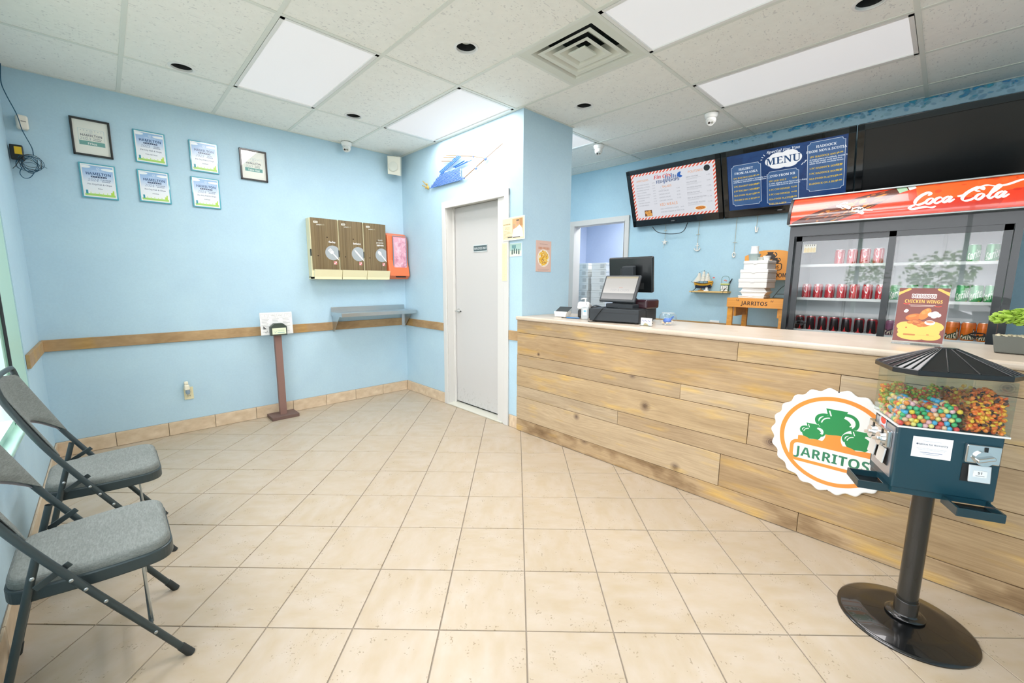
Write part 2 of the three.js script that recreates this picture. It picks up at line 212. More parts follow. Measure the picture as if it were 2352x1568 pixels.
// ceiling: T-bar grid and lay-in tiles
const ceiling = struct('ceiling', span(-0.12, 6.32, H + 0.16, H + 0.26, -4.2, 3.2), mat('#777', 0.9), 'suspended ceiling of fissured white tiles in a painted grid');
const XL = [0, ...GX, ROOM.x1], ZL = [ROOM.z0, ...[7, 6, 5, 4, 3, 2, 1, 0, -1].map(GZ)];
const POTS = [[0.842, 2.15], [2.42, 0.905], [0.836, 0.939], [2.414, -0.336], [4.24, -0.325]];
const LAMPS = [[GX[0], GX[1], GZ(2), GZ(1)], [GX[0], GX[1], GZ(4), GZ(3)], [GX[2], GX[3], GZ(4), GZ(3)], [GX[2], GX[3], GZ(6), GZ(5)], [GX[0], GX[1], GZ(6), GZ(5)], [GX[2], GX[3], GZ(2), GZ(1)]];
{
  const same = (a, b) => Math.abs(a - b) < 1e-3;
  let k = 0;
  for (let i = 0; i < XL.length - 1; i++) for (let j = 0; j < ZL.length - 1; j++) {
    let x0 = XL[i], x1 = XL[i + 1], z0 = ZL[j], z1 = ZL[j + 1]; if (x1 - x0 < 0.03 || z1 - z0 < 0.03) continue;
    if (LAMPS.some((l) => same(l[0], x0) && same(l[2], z0))) continue;
    const vent = same(x0, GX[1]) && same(z0, GZ(4)); if (vent) x1 = 2.579;
    const s = shapeOf([[x0 + 0.003, -z0 - 0.003], [x1 - 0.003, -z0 - 0.003], [x1 - 0.003, -z1 + 0.003], [x0 + 0.003, -z1 + 0.003]]);
    for (const [px, pz] of POTS) if (px > x0 && px < x1 && pz > z0 && pz < z1) { const h = new THREE.Path(); h.absarc(px, -pz, 0.064, 0, 6.2832, true); s.holes.push(h); }
    const g = new THREE.ExtrudeGeometry(s, { depth: 0.014, bevelEnabled: false, curveSegments: 24 }); g.rotateX(-Math.PI / 2); g.translate(0, H + 0.003, 0);
    part('ceiling_tile', mUV(g, 1.22, hash(i, j, 1), hash(i, j, 2)), M.ceil, ceiling); k++;
  }
  const bw = 0.012;
  for (const x of GX) part('grid_bar', span(x - bw, x + bw, H - 0.001, H + 0.03, ROOM.z0, ROOM.z1), M.tbar, ceiling);
  for (const z of ZL.slice(1, -1)) part('grid_bar', span(0.0, ROOM.x1, H - 0.0006, H + 0.028, z - bw, z + bw), M.tbar, ceiling);
  part('grid_bar', span(2.579 - bw, 2.579 + bw, H - 0.0008, H + 0.028, GZ(4), GZ(3)), M.tbar, ceiling);
  part('wall_angle', [span(0, 0.02, H - 0.002, H + 0.02, -2.1, 3.07), span(0, 2.05, H - 0.002, H + 0.002, -0.001, 0.018), span(2.04, 2.056, H - 0.002, H + 0.002, -0.67, 0), span(0, 6.2, H - 0.002, H + 0.02, -2.1, -2.085), span(0, 6.2, H - 0.002, H + 0.02, 3.055, 3.07)], M.tbar, ceiling);
}
// recessed panel lights
const lampLabels = ['square-looking bright ceiling panel above the award certificates', 'bright ceiling panel against the wall above the white door', 'bright ceiling panel beside the square air vent', 'long bright ceiling panel above the back of the counter', 'bright ceiling panel in the passage behind the blue wall corner', 'bright ceiling panel over the waiting floor in front of the counter'];
LAMPS.forEach(([x0, x1, z0, z1], i) => {
  const cx = (x0 + x1) / 2, cz = (z0 + z1) / 2, w = x1 - x0 - 0.03, d = z1 - z0 - 0.03;
  const t = thing('ceiling_light', lampLabels[i], 'ceiling light', [cx, H, cz], 0, 'recessed ceiling panel lights');
  part('frame', [bx(w, 0.02, 0.022, 0, 0.008, d / 2 - 0.011), bx(w, 0.02, 0.022, 0, 0.008, -d / 2 + 0.011), bx(0.022, 0.02, d, w / 2 - 0.011, 0.008, 0), bx(0.022, 0.02, d, -w / 2 + 0.011, 0.008, 0)], M.white, t);
  part('diffuser', bx(w - 0.044, 0.006, d - 0.044, 0, 0.009, 0), mat('#b4b4b4', 0.6, { emissive: new THREE.Color().setRGB(1, 1, 1), emissiveIntensity: PANEL_GLOW }), t, 'glowing white diffuser');
  part('housing', bx(w, 0.1, d, 0, 0.07, 0), M.white, t);
  const L = new THREE.RectAreaLight(PANEL_TINT, PANEL_LIGHT, w - 0.05, d - 0.05); L.name = 'panel_light'; L.position.set(0, -0.003, 0); L.rotation.x = -Math.PI / 2; t.add(L);
});
// store room ceiling lamp
{
  const t = thing('ceiling_light', 'small flat ceiling lamp inside the store room', 'ceiling light', [1.5, 2.6, -2.9]);
  part('diffuser', bx(0.5, 0.03, 0.5, 0, -0.016, 0), mat('#ffffff', 0.5, { emissive: new THREE.Color(1, 1, 1), emissiveIntensity: 0.8 }), t);
  const L = new THREE.RectAreaLight(0xffffff, 36, 0.48, 0.48); L.name = 'panel_light'; L.position.set(0, -0.035, 0); L.rotation.x = -Math.PI / 2; t.add(L);
}
// downlights (switched off)
const potLabels = ['unlit round downlight between the first ceiling panel and the wall awards', 'unlit round downlight between the panels and the square air vent', 'unlit round downlight between the two ceiling panels by the side wall', 'unlit round downlight in front of the blue wall corner', 'unlit round downlight between the two panels over the counter'];
POTS.forEach(([x, z], i) => {
  const t = thing('downlight', potLabels[i], 'downlight', [x, H, z], 0, 'recessed downlights');
  part('trim_ring', lathe([[0.061, 0.012], [0.061, -0.001], [0.064, -0.0035], [0.076, -0.001], [0.078, 0.003]]), M.white, t);
  part('can', lathe([[0.061, 0.012], [0.058, 0.03], [0.056, 0.12], [0.0, 0.12]]), M.blackMatte, t);
  part('bulb', lathe([[0.0, 0.030], [0.024, 0.032], [0.036, 0.04], [0.042, 0.054], [0.03, 0.1], [0.0, 0.11]]), mat('#d8dcd6', 0.35), t, 'frosted reflector bulb');
});
// square air diffuser
{
  const t = thing('air_vent', 'square white ceiling air vent with stepped louvres', 'air vent', [(2.579 + GX[2]) / 2, H, (GZ(4) + GZ(3)) / 2]);
  const ring = (a, b, y0, y1, m, n) => { const pts = [], S = [[1, 1], [-1, 1], [-1, -1], [1, -1]]; const pos = []; for (let i = 0; i < 4; i++) { const p = S[i], q = S[(i + 1) % 4]; const A = [p[0] * a, y0, p[1] * a], B = [q[0] * a, y0, q[1] * a], Cc = [q[0] * b, y1, q[1] * b], D = [p[0] * b, y1, p[1] * b]; pos.push(...A, ...B, ...Cc, ...A, ...Cc, ...D); } const g = new THREE.BufferGeometry(); g.setAttribute('position', new THREE.Float32BufferAttribute(pos, 3)); g.computeVertexNormals(); const me = part(n, g, m, t); return me; };
  const vm = mat('#dcdfd2', 0.5, { side: THREE.DoubleSide }), dk = mat('#4a5c5a', 0.8, { side: THREE.DoubleSide });
  ring(0.293, 0.235, 0.0, 0.002, vm, 'frame'); ring(0.235, 0.185, 0.002, 0.075, vm, 'frame_flare');
  [[0.205, 0.13, 0.0], [0.137, 0.075, 0.0]].forEach(([a, b, y]) => { ring(a, a - 0.03, y + 0.004, y + 0.006, vm, 'louvre'); ring(a - 0.03, b - 0.03, y + 0.006, y + 0.065, vm, 'louvre'); });
  part('centre_plate', rb(0.13, 0.012, 0.13, 0.004, 0, 0.006, 0), vm, t);
  part('duct', [cyl(0.15, 0.15, 0.02, 0, 0.15, 0)], M.blackMatte, t); part('plenum', [bx(0.58, 0.005, 0.58, 0, 0.16, 0), bx(0.005, 0.15, 0.5, 0.25, 0.085, 0), bx(0.005, 0.15, 0.5, -0.25, 0.085, 0), bx(0.5, 0.15, 0.005, 0, 0.085, 0.25), bx(0.5, 0.15, 0.005, 0, 0.085, -0.25)], dk, t);
}
// outside, mirrored in the fridge doors: pavement, street, parked car and small trees
struct('ground', span(-30, 40, -0.3, -0.14, 3.2, 60), mat('#9b9c98', 0.9), 'grey paved car park outside the shop window');
{
}
[[4.45, 13, 0.72], [1.6, 24, 0.8], [9.6, 21, 0.9]].forEach(([x, z, s], i) => {
  const t = thing('street_tree', ['small leafy tree across the pavement', 'broad leafy tree in the middle of the car park', 'tall leafy tree beyond the parked car'][i], 'tree', [x, -0.14, z]);
  part('trunk', rod([0, 0, 0], [0, 1.9 * s, 0], 0.13 * s, 10, 0.09 * s), mat('#6b5a48', 0.9), t);
  const gs = []; for (let k = 0; k < 420; k++) { const a = rr(0, 6.28), e = Math.acos(rr(-0.8, 1)), r = rr(0.55, 1.25) * s, l = 0.16 * s, g = new THREE.PlaneGeometry(l, l * 0.7); g.rotateX(rr(0, 3)); g.rotateY(rr(0, 6)); g.translate(r * Math.sin(e) * Math.cos(a), 2.5 * s + r * Math.cos(e) * 0.9, r * Math.sin(e) * Math.sin(a)); gs.push(g); }
  const f = part('foliage', gs, mat('#7fa648', 0.8, { side: THREE.DoubleSide }), t); f.userData.kind = 'stuff';
});
{
  const t = thing('parked_car', 'silver parked car outside the shop window', 'car', [3.0, -0.14, 7.2], 0.05);
  const prof = [[-2.2, 0.35], [-2.15, 0.8], [-1.4, 0.95], [-0.75, 1.42], [0.75, 1.45], [1.55, 1.0], [2.1, 0.9], [2.2, 0.4]];
  const g = extr(prof, 1.6, 0.08, 2); g.translate(0, 0, -0.8); part('body', g, mat('#aeb4b8', 0.2, { clearcoat: 1 }), t);
  part('side_window', [extr([[-1.15, 0.98], [-0.72, 1.33], [0.0, 1.36], [0.0, 0.98]], 1.8).translate(0, 0, -0.9), extr([[0.06, 0.98], [0.06, 1.36], [0.68, 1.36], [1.25, 1.0]], 1.8).translate(0, 0, -0.9)], mat('#39454b', 0.08), t);
  for (const x of [-1.4, 1.4]) for (const z of [-0.8, 0.8]) part('wheel', cyl(0.33, 0.33, 0.2, x, 0.33, z, Math.PI / 2), M.rubber, t);
}
// ---------------------------------------------------------------- counter
{
  const t = thing('service_counter', 'long service counter faced with weathered horizontal pine planks', 'counter', [2.005, 0, 0]);
  const L = 3.9, rows = [[0.003, 0.115, [2.232]], [0.117, 0.325, [1.803]], [0.327, 0.430, [1.068, 3.3]], [0.432, 0.618, [1.942]], [0.620, 0.720, [1.526, 3.5]], [0.722, 0.920, [2.345]], [0.922, 1.033, [1.852, 3.6]]];
  part('body', span(0.04, L, 0.0, 1.03, -0.56, -0.003), M.darkWood, t);
  rows.forEach(([y0, y1, js], r) => {
    const e = [0, ...js, L];
    for (let i = 0; i < e.length - 1; i++) {
      const w = e[i + 1] - e[i] - 0.0022, h = y1 - y0 - 0.001, th = 0.021 + (hash(r, i, 2) - 0.5) * 0.005;
      const g = mUV(rb(w, h, th, 0.0016, 0, 0, 0, 0, 0, 0, 1), 1), uv = g.attributes.uv, k = (r * 2 + i) % 7, ou = hash(r, i, 3), ov = hash(r, i, 4);
      for (let q = 0; q < uv.count; q++) uv.setXY(q, uv.getX(q) / 2.0 + ou, uv.getY(q) / 0.25 + ov);
      const m = part('plank', g, r === 0 ? dirtyPlank : plankMats[k], t); m.position.set((e[i] + e[i + 1]) / 2, (y0 + y1) / 2, 0.0015 + th / 2);
    }
  });
  const c = thing('countertop', 'cream stone-look countertop with rounded front edge', 'countertop', [2.0, 1.035, 0]);
  part('slab', mUV([rb(3.88, 0.036, 0.655, 0.014, 1.982, 0.018, -0.282, 0, 0, 0, 4), rb(0.09, 0.036, 0.0435, 0.014, 0.045, 0.018, 0.0238, 0, 0, 0, 4)]), M.stone, c);
  for (const [x, z] of [[1.75, -0.215], [2.018, -0.135]]) part('seam_plate', rb(0.05, 0.001, 0.006, 0.0004, x, 0.0362, z, 0, 0.3), mat('#b59c7c', 0.6), c);
}
// ---------------------------------------------------------------- bottle-cap sign
{
  const t = thing('bottle_cap_sign', 'round white bottle-cap JARRITOS sign with green jugs on the plank counter', 'sign', [4.352, 0.567, 0.0325]);
  const R = 0.282, N = 22, s = new THREE.Shape();
  for (let i = 0; i <= N * 8; i++) { const a = i / (N * 8) * Math.PI * 2, r = R - 0.0075 + 0.0075 * Math.cos(a * N); i ? s.lineTo(r * Math.cos(a), r * Math.sin(a)) : s.moveTo(r, 0); }
  const face = canvasTex(1024, 1024, (g, w) => {
    g.fillStyle = '#eeeeea'; g.fillRect(0, 0, w, w);
    const c = 512, G = '#1f8a4c', O = '#f0923c';
    g.strokeStyle = O; g.lineWidth = 38; g.beginPath(); g.ellipse(c, c, 412, 412, 0, 0, 7); g.stroke(); g.translate(512, 462); g.scale(1.1, 1.1); g.translate(-512, -512);
    const jug = (x, y, k) => {
      g.save(); g.translate(x, y); g.scale(k, k);
      g.fillStyle = G; g.beginPath(); g.moveTo(-68, -120); g.lineTo(72, -120); g.lineTo(52, -62); g.bezierCurveTo(125, -40, 120, 50, 66, 90); g.bezierCurveTo(30, 70, -30, 110, -66, 90); g.bezierCurveTo(-120, 50, -125, -40, -50, -62); g.closePath(); g.fill();
      g.strokeStyle = G; g.lineWidth = 24; g.beginPath(); g.moveTo(58, -92); g.bezierCurveTo(150, -105, 160, 10, 100, 22); g.stroke(); g.beginPath(); g.moveTo(-52, -64); g.bezierCurveTo(-120, -70, -140, -10, -105, 20); g.stroke();
      g.strokeStyle = '#eeeeea'; g.lineWidth = 9; g.beginPath(); g.moveTo(-45, -105); g.lineTo(-30, -62); g.stroke(); g.beginPath(); g.moveTo(-88, 5); g.bezierCurveTo(-82, -30, -60, -42, -36, -44); g.stroke(); g.beginPath(); g.moveTo(75, -72); g.bezierCurveTo(110, -80, 118, -20, 92, -5); g.stroke(); g.restore();
    };
    // orange liquid swells
    g.fillStyle = O; for (const [x, y, r] of [[350, 590, 78], [515, 575, 98], [690, 595, 96]]) { g.beginPath(); g.arc(x, y, r, 0, 7); g.fill(); }
    jug(512, 400, 1.06);
    g.fillStyle = '#eeeeea'; for (const [x, y, r] of [[358, 515, 98], [672, 515, 110]]) { g.beginPath(); g.ellipse(x, y, r, r * 0.92, 0, 0, 7); g.fill(); }
    jug(358, 510, 0.66); jug(672, 512, 0.78);
    g.fillStyle = O; g.beginPath(); g.moveTo(262, 562); g.quadraticCurveTo(310, 545, 350, 575); g.quadraticCurveTo(400, 555, 446, 572); g.lineTo(446, 650); g.lineTo(262, 650); g.fill();
    g.beginPath(); g.moveTo(570, 575); g.quadraticCurveTo(620, 560, 668, 590); g.quadraticCurveTo(720, 575, 785, 580); g.lineTo(785, 650); g.lineTo(570, 650); g.fill();
    const rr2 = (x, y, ww, hh, r) => { g.beginPath(); g.roundRect(x, y, ww, hh, r); };
    g.fillStyle = O; rr2(208, 600, 610, 196, 58); g.fill(); g.fillStyle = '#eeeeea'; rr2(236, 628, 554, 140, 34); g.fill();
    txt(g, 'JARRITOS', 513, 702, 118, '#2a7a58', { style: 'bold', sx: 0.98 });
    txt(g, '®', 836, 640, 22, '#999'); g.setTransform(1, 0, 0, 1, 0, 0);
    g.fillStyle = '#333'; for (const [x, y] of [[512, 28], [512, 996]]) { g.beginPath(); g.arc(x, y, 7, 0, 7); g.fill(); }
  });
  const g = new THREE.ExtrudeGeometry(s, { depth: 0.006, bevelEnabled: true, bevelThickness: 0.006, bevelSize: 0.008, bevelOffset: -0.008, bevelSegments: 3 });
  const p = g.attributes.position, uv = g.attributes.uv; for (let i = 0; i < p.count; i++) uv.setXY(i, 0.5 + p.getX(i) / (2 * R), 0.5 + p.getY(i) / (2 * R));
  part('cap_disc', g, printMat(face, 0.3, { clearcoat: 0.4 }), t);
}
// ---------------------------------------------------------------- candy vending machine
{
  const t = thing('candy_machine', 'black candy vending machine on a round pedestal base', 'candy machine', [4.70, 0, 0.43], 0.4);
  const teal = mat('#0d3a47', 0.42, { clearcoat: 0.25 }), blk = mat('#111213', 0.2, { clearcoat: 0.6 });
  part('base', lathe([[0.0, 0.034], [0.05, 0.034], [0.06, 0.030], [0.135, 0.026], [0.15, 0.026], [0.165, 0.020], [0.205, 0.012], [0.217, 0.006], [0.219, 0.0], [0.0, 0.0]], 64), blk, t);
  part('collar', lathe([[0.0, 0.034], [0.064, 0.034], [0.064, 0.041], [0.052, 0.046], [0.038, 0.047], [0.038, 0.1], [0.034, 0.102]], 40), blk, t);
  part('pole', cyl(0.0335, 0.0335, 0.54, 0, 0.35, 0, 0, 0, 0, 32), mat('#161817', 0.22, { clearcoat: 0.6 }), t);
  const W = 0.29, D = 0.215, y0 = 0.612, y1 = 0.852;
  part('cabinet', [rb(W, y1 - y0, D, 0.006, 0, (y0 + y1) / 2, 0), bx(W - 0.01, 0.022, D - 0.01, 0, y0 - 0.009, 0)], teal, t);
  part('mounting_plate', rb(0.12, 0.03, 0.12, 0.004, 0, y0 - 0.012, 0), teal, t);
  // clear canister walls with two partitions
  const cw = 0.300, cd = 0.226, c0 = 0.853, c1 = 1.05;
  const pane = (n, w, h, d, x, y, z) => part(n, bx(w, h, d, x, y, z), M.clear, t);
  pane('canister_pane', cw, c1 - c0, 0.003, 0, (c0 + c1) / 2, cd / 2); pane('canister_pane', cw, c1 - c0, 0.003, 0, (c0 + c1) / 2, -cd / 2);
  pane('canister_pane', 0.003, c1 - c0, cd, cw / 2, (c0 + c1) / 2, 0); pane('canister_pane', 0.003, c1 - c0, cd, -cw / 2, (c0 + c1) / 2, 0);
  pane('partition', 0.003, c1 - c0, cd - 0.006, 0.035, (c0 + c1) / 2, 0); pane('partition', 0.18, c1 - c0, 0.003, -0.057, (c0 + c1) / 2, -0.045);
  part('canister_rim', [bx(cw + 0.006, 0.006, 0.006, 0, c0 + 0.003, cd / 2), bx(cw + 0.006, 0.006, 0.006, 0, c0 + 0.003, -cd / 2), bx(0.006, 0.006, cd, cw / 2, c0 + 0.003, 0), bx(0.006, 0.006, cd, -cw / 2, c0 + 0.003, 0)], mat('#e4e6e2', 0.3), t);
  // hipped roof lid with ribs
  const oct = (a, b, c) => [[a, b - c], [a - c, b], [-a + c, b], [-a, b - c], [-a, -b + c], [-a + c, -b], [a - c, -b], [a, -b + c]];
  const lid = (a, b, c, ya, d, e, yb) => { const B = oct(a, b, c), T = oct(d, e, 0.006), pos = []; const n = B.length; for (let i = 0; i < n; i++) { const j = (i + 1) % n; const p = [B[j][0], ya, B[j][1]], q = [B[i][0], ya, B[i][1]], r = [T[i][0], yb, T[i][1]], s2 = [T[j][0], yb, T[j][1]]; pos.push(...q, ...r, ...s2, ...q, ...s2, ...p); if (i > 0 && i < n - 1) pos.push(T[0][0], yb, T[0][1], T[j][0], yb, T[j][1], T[i][0], yb, T[i][1]); } const g = new THREE.BufferGeometry(); g.setAttribute('position', new THREE.Float32BufferAttribute(pos, 3)); g.setAttribute('uv', new THREE.Float32BufferAttribute(new Float32Array(pos.length / 3 * 2), 2)); g.computeVertexNormals(); return g; };
  const la = 0.176, lb = 0.132, lc = 0.052, ly = 1.072;
  const brim = new THREE.ExtrudeGeometry(shapeOf(oct(la, lb, lc)), { depth: 0.014, bevelEnabled: true, bevelThickness: 0.003, bevelSize: 0.003, bevelSegments: 2 }); brim.rotateX(Math.PI / 2); brim.translate(0, ly, 0);
  part('lid', [lid(la, lb, lc, ly, 0.032, 0.016, 1.142), brim, rb(0.06, 0.006, 0.03, 0.002, 0, 1.143, 0)], mat('#131415', 0.3, { clearcoat: 0.25, side: THREE.DoubleSide }), t);
  const ribs = [];
  oct(la, lb, lc).forEach(([x, z], i, A2) => { const [x2, z2] = A2[(i + 1) % 8]; for (const k of [0, 0.33, 0.67]) { const px = x + (x2 - x) * k, pz = z + (z2 - z) * k; ribs.push(rod([px * 0.99, ly + 0.002, pz * 0.99], [px * 0.17, 1.142, pz * 0.12], 0.0032, 6)); } });
  part('lid_ribs', ribs, blk, t);
  // printed notice
  const note = canvasTex(512, 320, (g, w, h) => { g.fillStyle = '#eef0f2'; g.fillRect(0, 0, w, h); g.fillStyle = '#9aa0ac'; for (let i = 0; i < 24; i++) g.fillRect(130 + i * 10, 60, 7, 5); txt(g, 'Habitat for Humanity', 262, 112, 38, '#4a5160', { style: 'bold' }); g.fillStyle = '#5a6272'; g.beginPath(); g.arc(62, 110, 12, 0, 7); g.fill(); g.fillStyle = '#b9bec6'; g.fillRect(60, 175, 390, 5); g.fillRect(80, 195, 350, 5); g.fillStyle = '#7d8aa6'; g.fillRect(110, 235, 290, 9); g.fillRect(150, 262, 210, 6); });
  sheet('notice_sticker', 0.112, 0.078, 0.0012, note, M.white, t, [-0.045, 0.785, D / 2 + 0.0008], 0, 0.4, 'white printed donation notice');
  // coin mechanism on the front
  const mech = (px, pz, turn, n) => {
    const g = new THREE.Group(); g.name = n; g.position.set(px, 0, pz); g.rotation.y = turn; t.add(g);
    part('mechanism_plate', rb(0.092, 0.068, 0.018, 0.005, 0, 0.787, 0.009), M.chrome, g);
    part('coin_slot', rb(0.010, 0.018, 0.004, 0.001, 0.004, 0.808, 0.0185), M.black, g);
    part('turn_handle', [cyl(0.026, 0.026, 0.012, 0, 0.776, 0.022, Math.PI / 2), rb(0.05, 0.014, 0.016, 0.005, 0, 0.776, 0.032, 0, 0, 0.35)], M.chrome, g);
    part('chute_flap', rb(0.06, 0.062, 0.006, 0.004, 0.0, 0.715, 0.012, -0.12), mat('#dfe4e6', 0.22, { metalness: 0.5 }), g);
    part('chute_opening', bx(0.076, 0.066, 0.004, -0.006, 0.712, 0.001), M.blackMatte, g);
    return g;
  };
  const m1 = mech(0.088, D / 2, 0, 'coin_mechanism');
  sheet('price_label', 0.036, 0.024, 0.001, canvasTex(128, 86, (g) => { g.fillStyle = '#e6ebec'; g.fillRect(0, 0, 128, 86); txt(g, '$1', 62, 32, 46, '#555', { style: 'bold' }); g.fillStyle = '#8a9092'; g.fillRect(22, 64, 84, 8); }), M.white, m1, [0, 0.716, 0.0162]);
  part('face_plate', bx(0.003, 0.20, 0.17, -W / 2 - 0.001, 0.742, 0.0), mat('#b9bdc4', 0.28, { metalness: 0.7 }), t);
  const m2 = mech(-W / 2 - 0.003, 0.03, -Math.PI / 2, 'coin_mechanism');
  const m3 = mech(-W / 2 - 0.003, -0.055, -Math.PI / 2, 'coin_mechanism');
  sheet('red_sticker', 0.05, 0.05, 0.001, canvasTex(128, 128, (g) => { g.fillStyle = '#c7cad0'; g.fillRect(0, 0, 128, 128); g.strokeStyle = '#d9452f'; g.lineWidth = 15; g.beginPath(); g.arc(64, 64, 46, 0, 7); g.stroke(); }), M.steel, t, [-W / 2 - 0.004, 0.70, -0.055], -Math.PI / 2);
  sheet('red_sticker', 0.06, 0.03, 0.001, canvasTex(128, 64, (g) => { g.fillStyle = '#c7cad0'; g.fillRect(0, 0, 128, 64); g.fillStyle = '#d9452f'; g.beginPath(); g.ellipse(70, 20, 50, 30, 0, 0, 7); g.fill(); }), M.steel, t, [-W / 2 - 0.004, 0.833, -0.02], -Math.PI / 2);
  // delivery trays
  const tray = (px, pz, turn) => { const g = new THREE.Group(); g.name = 'delivery_tray'; g.position.set(px, 0.592, pz); g.rotation.y = turn; t.add(g); part('tray_floor', bx(0.125, 0.004, 0.1, 0, -0.008, 0.05), blk, g); part('tray_rim', [rb(0.125, 0.03, 0.006, 0.002, 0, 0.003, 0.1), bx(0.006, 0.03, 0.1, 0.06, 0.003, 0.05), bx(0.006, 0.03, 0.1, -0.06, 0.003, 0.05)], mat('#10333d', 0.3, { clearcoat: 0.4 }), g); };
  tray(0.07, D / 2 - 0.01, 0); tray(-W / 2 + 0.01, 0.02, -Math.PI / 2);

  // candy: gumballs one by one where they show, small candies as loose fill
  t.updateMatrixWorld(true);
  const cols = ['#e9483d', '#f4d23c', '#3fb06a', '#52b4dd', '#f2b8bd', '#ef8f3c', '#f3c9a0', '#57c08a', '#f0e07a', '#d85a4a'];
  const gm = cols.map((c) => mat(c, 0.3, { clearcoat: 0.3 })), gg = new THREE.SphereGeometry(0.0088, 14, 9);
  const toW = (x, y, z) => new THREE.Vector3(x, y, z).applyMatrix4(t.matrixWorld);
  let cnt = 0; const rest = [];
  for (let iy = 0; iy < 7; iy++) for (let iz = 0; iz < 9; iz++) for (let ix = 0; ix < 10; ix++) {
    const x = -0.1385 + ix * 0.0172 + (iy % 2) * 0.008 + rr(-0.0022, 0.0022), z = cd / 2 - 0.0115 - iz * 0.0166 + rr(-0.002, 0.001), y = c0 + 0.0125 + iy * 0.0155 + rr(-0.0028, 0.0028);
    if (x > 0.024 || z < -0.033) continue;
    const top = 0.93 + 0.022 * Math.sin(ix * 0.9 + 1) * 0.5 - 0.01 * (ix / 10); if (y > top + 0.012) continue;
    const w = toW(x, y, z), front = iz === 0 || ix === 0 || y > top - 0.006;
    const ci = Math.floor(hash(ix, iy * 13 + iz, 4) * 10); if (front && cnt < 290) { const m = obj('gumball', gg, gm[ci], ['red', 'yellow', 'green', 'blue', 'pink', 'orange', 'peach', 'mint green', 'pale yellow', 'brick red'][ci] + ' gumball in the clear candy machine canister', 'gumball', 'gumballs in the candy machine'); m.position.copy(w); cnt++; } else rest.push(w);
  }
  const fill = (name, label, list, geo, palette, scl) => { const im = new THREE.InstancedMesh(geo, mat('#ffffff', 0.35), list.length), mm = new THREE.Matrix4(), q = new THREE.Quaternion(), e = new THREE.Euler(); list.forEach((p, i) => { e.set(rr(0, 6), rr(0, 6), rr(0, 6)); q.setFromEuler(e); mm.compose(p, q, new THREE.Vector3(1, 1, 1)); im.setMatrixAt(i, mm); im.setColorAt(i, new THREE.Color(palette[Math.floor(rnd() * palette.length)])); }); im.name = numbered(name); im.castShadow = im.receiveShadow = true; scene.add(im); tag(im, label, 'candy', null, 'stuff'); };
  fill('gumball_fill', 'inner gumballs under the visible ones in the clear canister', rest, new THREE.SphereGeometry(0.0088, 8, 6), cols);
  const lens = new THREE.SphereGeometry(0.0072, 8, 6).scale(1, 0.62, 1), bean = new THREE.SphereGeometry(0.0058, 8, 6).scale(1, 0.8, 1);
  const A = []; for (let i = 0; i < 2100; i++) { const x = rr(0.044, 0.142), z = rr(-0.105, 0.105), top = 0.985 + 0.012 * Math.sin(x * 60) + 0.012 * Math.cos(z * 50), y = c0 + 0.006 + Math.pow(rnd(), 0.9) * (top - c0 - 0.01); A.push(toW(x, y, z)); }
  fill('orange_candy', 'heap of orange yellow and brown candies in the clear canister', A, lens, ['#f07a1e', '#f07a1e', '#f6b32a', '#f4c93a', '#e8641c', '#5b3626', '#f28a2e']);
  const Bc = []; for (let i = 0; i < 1300; i++) { const x = rr(-0.143, 0.028), z = rr(-0.106, -0.052), top = 0.978 + 0.01 * Math.sin(x * 50), y = c0 + 0.005 + rnd() * (top - c0 - 0.008); Bc.push(toW(x, y, z)); }
  fill('green_orange_candy', 'heap of small green orange and yellow candies in the clear canister', Bc, bean, ['#f08a24', '#9bbf3a', '#f3b53a', '#c9c83e', '#e8592b', '#7fae35']);
}
